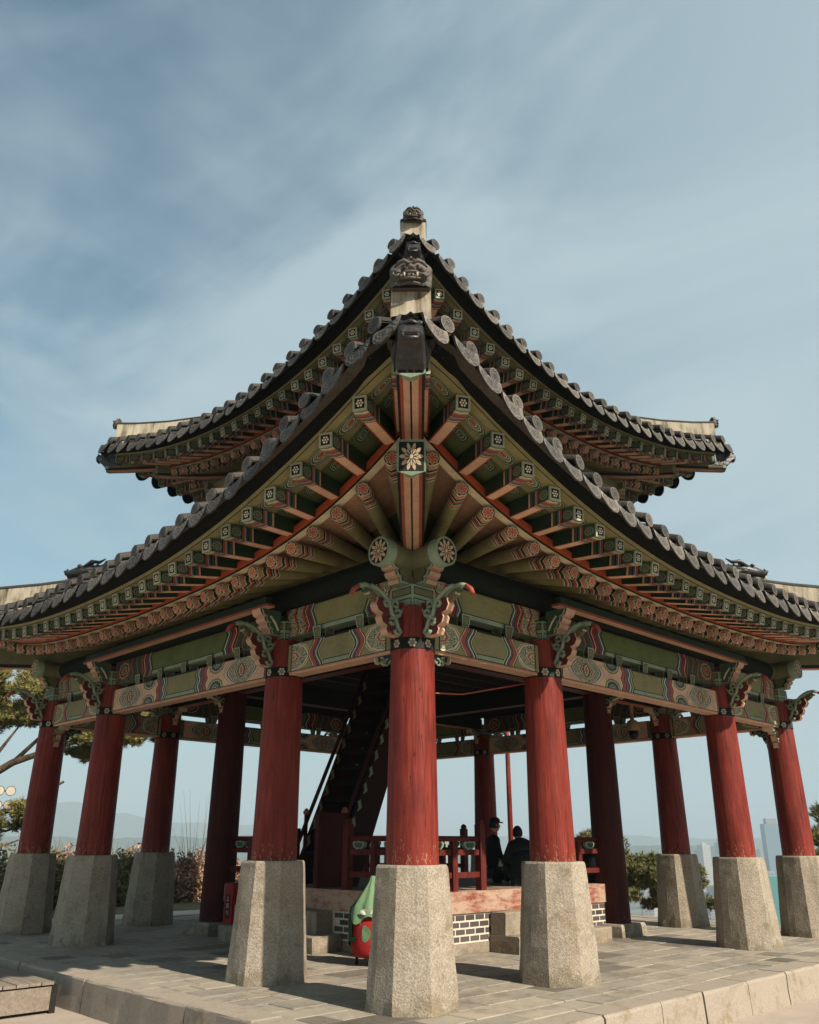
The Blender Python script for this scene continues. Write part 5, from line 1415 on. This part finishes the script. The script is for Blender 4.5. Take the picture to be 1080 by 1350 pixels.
def pine(label, loc, rz, trunk, limbs, clumps, needle='needle', nd=.16, dens=130, seed=1, scale=1.0):
    rn = random.Random(seed); t = thing('pine_tree', label, 'pine tree', loc, rz); t.scale = (scale,)*3
    b = MB(); b.tube(trunk[0], trunk[1], 'bark', 9); b.build('trunk', t)
    for P, R in limbs:
        b = MB(); b.tube(P, R, 'bark', 7); b.build('limb', t)
    vs, fs = [], []
    for (cx, cy, cz, rx, rz_, dn) in clumps:
        for _ in range(int(dens*dn)):
            while True:
                p = Vector((rn.uniform(-1, 1), rn.uniform(-1, 1), rn.uniform(-1, 1)))
                if p.length < 1: break
            p *= (.55+.45*rn.random()); c = Vector((cx+p.x*rx, cy+p.y*rx, cz+p.z*rz_))
            ax = Vector((p.x*.8+rn.gauss(0, .4), p.y*.8+rn.gauss(0, .4), .55+rn.gauss(0, .35))).normalized()
            s1 = ax.orthogonal().normalized(); s2 = ax.cross(s1)
            for q in range(11):
                a = 2*pi*q/11+rn.random(); d = (ax*rn.uniform(.5, 1)+(s1*cos(a)+s2*sin(a))*rn.uniform(.35, .8)).normalized(); l = nd*rn.uniform(.7, 1.2)
                w = d.cross(ax).normalized()*.011 if d.cross(ax).length > .01 else s1*.011
                i = len(vs); base = c+ax*rn.uniform(-.03, .05)
                vs += [tuple(base-w), tuple(base+w), tuple(base+d*l)]; fs.append((i, i+1, i+2))
    me = bpy.data.meshes.new('foliage'); me.from_pydata(vs, [], fs); me.materials.append(M[needle]); link('foliage', me, t)
def clumps_along(rn, pts, n, r, rz_):
    return [(x+rn.uniform(-.5, .5), y+rn.uniform(-.5, .5), z+rn.uniform(-.12, .25), r*rn.uniform(.7, 1.2), rz_*rn.uniform(.7, 1.2), rn.uniform(.7, 1.2)) for x, y, z in pts for _ in range(n)]
rn = random.Random(11)
# big pine at the left: trunk out of frame, limbs reaching right over the hedge (local x = photo right)
rr = YAW-pi/2
limbs = [([(0, 0, 1.2), (1.2, .1, 1.9), (2.3, .0, 2.35), (3.2, .2, 2.9)], [.13, .10, .07, .03]),
         ([(0, 0, 2.0), (.9, .2, 2.75), (1.9, .1, 3.35), (3.0, .2, 3.75), (4.1, .1, 4.05), (4.9, 0, 4.15)], [.14, .11, .09, .06, .04, .02]),
         ([(.9, .2, 2.75), (1.6, -.2, 3.5), (2.1, -.3, 4.2)], [.08, .05, .02]), ([(1.9, .1, 3.35), (2.6, .3, 4.2), (3.0, .3, 4.6)], [.06, .04, .02]),
         ([(3.0, .2, 3.75), (3.6, .2, 4.1), (4.1, .3, 4.6)], [.045, .03, .015]), ([(0, 0, 2.7), (.5, 0, 3.7), (1.0, .2, 4.8)], [.12, .08, .04]),
         ([(0, 0, .8), (1.3, -.2, 1.1), (2.4, 0, 1.55)], [.06, .045, .02]), ([(1.2, .1, 1.9), (2.0, .1, 1.75), (2.7, 0, 1.95)], [.05, .03, .015])]
cl = clumps_along(rn, [(1.0, .2, 4.9), (1.7, -.2, 4.6), (2.3, .1, 4.7), (3.0, .2, 4.6), (3.7, .2, 4.55), (4.3, .2, 4.45), (4.9, 0, 4.3), (2.4, 0, 4.2), (1.5, .1, 4.25), (3.4, .2, 4.15), (2.9, 0, 5.1), (1.8, 0, 5.4), (.9, .1, 5.7), (.2, 0, 5.4), (.4, 0, 6.3), (1.3, 0, 6.2)], 2, .42, .26)
cl += clumps_along(rn, [(3.7, 0, 3.75), (4.3, .1, 3.85), (4.8, 0, 3.95), (5.2, .1, 3.95), (3.2, .1, 3.6)], 2, .36, .18)
cl += clumps_along(rn, [(5.2, 0, 4.15), (5.6, 0, 4.25), (4.9, .2, 4.5), (4.2, .1, 4.6), (5.4, .1, 4.5)], 2, .42, .24)
cl += clumps_along(rn, [(.6, .3, 4.4), (1.2, .4, 4.4), (2.0, .4, 4.5), (2.6, -.3, 4.9), (3.3, 0, 4.9), (.3, .2, 4.9), (1.4, 0, 5.2), (2.2, 0, 5.2), (3.9, .1, 4.25), (4.5, .1, 4.2)], 2, .5, .3)
cl += clumps_along(rn, [(2.3, 0, 1.8), (2.8, 0, 2.0), (1.7, 0, 1.5)], 2, .35, .25)
pine('broad pine with spreading limbs left of the pavilion', (-3.25, 18.5, -.45), rr, ([(0, 0, -.3), (.05, .05, 1.0), (-.05, 0, 2.2), (.1, 0, 3.4), (.2, 0, 4.8), (.3, 0, 5.9)], [.24, .2, .17, .13, .08, .03]), limbs, cl, 'needle', .15, 170, 4, 1.29)
# low pines on the right
def low_pine(label, loc, seed, s=1.0, h=1.55):
    r = random.Random(seed)
    lim = [([(0, 0, .25), (-.5*s, .05, .45), (-1.1*s, .1, .55), (-1.6*s, 0, .75)], [.09, .075, .05, .03]), ([(0, 0, .35), (.35*s, 0, .7), (.8*s, .1, 1.0)], [.08, .06, .03]), ([(0, 0, .5), (-.3*s, .1, .95), (-.5*s, .2, 1.4)], [.06, .05, .02])]
    c = clumps_along(r, [(x*s, y, z*h/1.5) for x, y, z in ((-.9, 0, 1.15), (-.5, .1, 1.35), (0, 0, 1.5), (.5, 0, 1.35), (.9, .1, 1.1), (-.2, -.1, 1.0), (.4, .2, .95), (-1.3, 0, .95), (0, .2, 1.75), (.9, 0, .8), (-.7, .2, .8))], 3, .36*s, .24)
    pine(label, loc, rr, ([(0, 0, -.6), (.1, 0, -.1), (0, 0, .5), (.05, 0, 1.2)], [.14, .12, .09, .03]), lim, c, 'needle_dark', .12, 120, seed)
low_pine('low spreading pine seen between the two right-hand piers', (9.25, 2.05, -.42), 21, 1.05, 1.75)
low_pine('small bushy pine just right of the spreading one', (9.7, .35, -.9), 33, .75, 1.7)
low_pine('dark pine at the right edge beyond the last pier', (10.35, -4.15, -.30), 45, .9, 2.0)
low_pine('pine low on the slope behind the front column', (9.9, 6.3, -1.6), 52, .8, 1.5)
def shrub(label, loc, seed, r, h, mat, n=900, twigs=26, tl=1.0):
    g = random.Random(seed); t = thing('shrub', label, 'shrub', loc, g.uniform(0, 6))
    b = MB()
    for _ in range(twigs):
        a = g.uniform(0, 2*pi); q = g.random()**.5*r; hh = h*g.uniform(.75, 1.12)*tl
        b.tube([(q*.3*cos(a), q*.3*sin(a), 0), (q*.7*cos(a), q*.7*sin(a), hh*.5), (q*cos(a)+g.uniform(-.1, .1), q*sin(a), hh)], [.014, .009, .003], 'twig', 4, caps=False)
    b.build('stems', t, weld=False)
    vs, fs = [], []
    for _ in range(n):
        a = g.uniform(0, 2*pi); q = g.random()**.5*r; z = h*(g.random()**.8)*(1-.35*(q/r)**2)*(.85+.15*sin(a*3+seed))
        c = Vector((q*cos(a), q*sin(a), z)); d = Vector((g.gauss(0, 1), g.gauss(0, 1), g.gauss(0, .8))).normalized(); e = d.orthogonal().normalized(); e.rotate(Matrix.Rotation(g.uniform(0, 6), 3, d)); s = g.uniform(.045, .085)
        i = len(vs); vs += [tuple(c-e*s*.45), tuple(c+d*s), tuple(c+e*s*.45), tuple(c-d*s)]; fs.append((i, i+1, i+2, i+3))
    me = bpy.data.meshes.new('leaves'); me.from_pydata(vs, [], fs); me.materials.append(M[mat]); link('leaves', me, t)
# hedge line along the far left edge of the hilltop, from left to right in the photo
hedge = [(-6.4, 9.0, 1.5, 1.55, 'greenleaf'), (-5.2, 9.2, 1.15, 1.70, 'dry'), (-4.1, 9.1, 1.05, 1.55, 'greenleaf'), (-3.1, 9.3, 1.0, 1.60, 'greenleaf'), (-2.2, 9.2, .95, 1.62, 'dry'), (-1.35, 9.0, .9, 1.50, 'greenleaf'),
         (-.55, 9.3, .9, 1.60, 'dry'), (.3, 9.2, .85, 1.45, 'dry'), (1.15, 9.3, .9, 1.42, 'dry'), (2.05, 9.4, .9, 1.30, 'dry'), (3.0, 9.6, .9, 1.1, 'dry'), (-7.6, 9.4, 1.3, 1.8, 'greenleaf')]
hl = ['leafy green shrub at the far left behind the outermost pier', 'tall rusty-leaved shrub left of the outermost pier', 'green shrub seen between the two leftmost piers', 'dense dark green shrub right of the outermost left pier', 'reddish shrub behind the second pier from the left', 'green tufted shrub just right of the second pier from the left',
      'dry brown shrub behind the third pier from the left', 'rust brown shrub right of the third pier from the left', 'dry brown shrub with bare stems left of the inner column', 'low dry shrub partly behind the inner left column', 'lowest dry shrub behind the staircase', 'green shrub at the left border below the floodlights']
for i, ((x, y, r, h, mt), lb) in enumerate(zip(hedge, hl)): shrub(lb, (CAM.x+(x-CAM.x)*1.31, CAM.y+(y-CAM.y)*1.31, -.42), 60+i, r*1.02, h*1.24, mt, 5200 if i < 9 else 3400, 34, .98)
# bare stems above the hedge
t = thing('bare_sapling', 'thin bare sapling rising above the brown hedge left of the inner column', 'sapling', (4.6, 15.4, -.4)); g = random.Random(5); b = MB()
for _ in range(16):
    a, l = g.uniform(-.9, .9), g.uniform(2.0, 3.7); b.tube([(a*.1, 0, 0), (a*.45, g.uniform(-.2, .2), l*.5), (a*.9, g.uniform(-.3, .3), l)], [.012, .008, .002], 'twig', 4, caps=False)
b.build('stems', t, weld=False)

# ---------------------------------------------------------------- the city below
def f_facade(c):
    def f():
        p = objco(); s = V.nt.nodes.new('ShaderNodeSeparateXYZ'); V.nt.links.new(p.k, s.inputs[0]); x, y, z = V(s.outputs[0]), V(s.outputs[1]), V(s.outputs[2])
        w = lt(frac(z/3.0), .5)*lt(frac((x+y)/3.4), .6); o = V.nt.nodes.new('ShaderNodeObjectInfo'); r = V(o.outputs['Random'])
        return mixc(w*.75, mixc(r, c, tuple(q*.62 for q in c)), (.10, .12, .14))
    return f
M['facade'] = material('pale_facade', f_facade((.46, .43, .38)), .8); M['facade_glass'] = material('blue_glass_facade', f_facade((.25, .36, .42)), .4); M['turq'] = plain('turquoise_sheet', (.07, .26, .25), .6, .2)
def city():
    g = random.Random(3); ms = []
    for (w, d, h) in ((14, 10, 9), (18, 12, 14), (10, 10, 7), (26, 12, 30), (12, 20, 18)):
        b = MB(); b.box(-w/2, w/2, -d/2, d/2, 0, h, 'facade', bottom=None); b.box(-w*.2, w*.1, -d*.2, d*.2, h+.01, h+2.4, 'facade', bottom=None); ms.append(b.mesh('low_building'))
    mass = MB(); mass.m('facade')
    def spot(near=420):
        az = radians(g.uniform(17, 48) if g.random() < .8 else g.uniform(48, 60)); r = near+2400*(g.random()**1.2); return az, r
    for i in range(900):
        az, r = spot(); q = g.uniform(.8, 1.6); w, d, h = g.choice(((12, 9, 8), (16, 10, 11), (9, 9, 6), (20, 12, 14))); a = g.uniform(0, 3)
        mass.T = Matrix.Translation((CAM.x+r*cos(az), CAM.y+r*sin(az), -90))@Rz(a); mass.box(-w*q/2, w*q/2, -d*q/2, d*q/2, 0, h*q, 'facade', bottom=None)
    tag(mass.build('far_city', weld=False), kind='stuff')
    where = ('above the pine at the right', 'left of the skyscraper', 'between the right-hand piers', 'behind the red railing', 'right of the front column', 'low on the horizon left of the tall pier', 'beyond the right inner column', 'under the far hills at centre right', 'near the base of the skyscraper', 'at the foot of the near hills')
    for i, (azd, r, h) in enumerate(((29.0, 2000, 112), (25.2, 1700, 106), (27.3, 1900, 98), (43.2, 2100, 104), (41.0, 2300, 108), (23.9, 2300, 100), (34.0, 2200, 96), (38.5, 2400, 110), (22.6, 1900, 96), (26.2, 2400, 112))):
        b = MB(); w = g.uniform(22, 34); b.box(-w/2, w/2, -8, 8, 0, h-12, 'facade', bottom=None); b.box(-5, 5, -4, 4, h-11.99, h-8, 'facade', bottom=None); b.box(w/2+3, w+2, -7, 9, 0, h-22, 'facade', bottom=None)
        o = b.build('apartment_tower'); az = radians(azd); o.location = (CAM.x+r*cos(az), CAM.y+r*sin(az), -90); o.rotation_euler = (0, 0, g.uniform(0, 1.2))
        tag(o, 'hazy apartment slab in the far city, '+where[i], 'building', 'apartment slabs in the far city')
    t = thing('tower_block', 'tall pale skyscraper rising from the hazy city at the right', 'skyscraper', (1365, 582, -90), radians(35))
    b = MB(); b.box(-15, 15, -13, 13, 0, 118, 'facade_glass', bottom=None); b.build('tower', t); b = MB(); b.box(-9, 9, -8, 8, 118.05, 126, 'facade'); b.build('penthouse', t)
    b = MB(); b.box(15.05, 24, -11, 11, 0, 100, 'facade', bottom=None); b.build('side_wing', t)
    o = MB(); o.box(-20, 20, -12, 12, 0, 62, 'turq', bottom=None); o.box(-8, 8, -4, 4, 62.05, 66, 'facade'); o = o.build('wrapped_building'); o.location = (826, 357, -90); o.rotation_euler = (0, 0, radians(30))
    tag(o, 'building wrapped in turquoise sheeting below the skyscraper', 'building')
city()

# ---------------------------------------------------------------- haze
def haze():
    b = MB(); m = bpy.data.materials.new('haze_air'); m.use_nodes = True; nt = m.node_tree; nt.nodes.clear()
    out = nt.nodes.new('ShaderNodeOutputMaterial'); v = nt.nodes.new('ShaderNodeVolumePrincipled'); v.inputs['Color'].default_value = (.64, .80, .90, 1); v.inputs['Density'].default_value = .00034
    v.inputs['Anisotropy'].default_value = .0
    nt.links.new(v.outputs[0], out.inputs['Volume']); M['haze'] = m
    b.box(-9500, 9500, -9500, 9500, -94, 420, 'haze'); o = b.build('haze', weld=True); tag(o, kind='stuff')
haze()
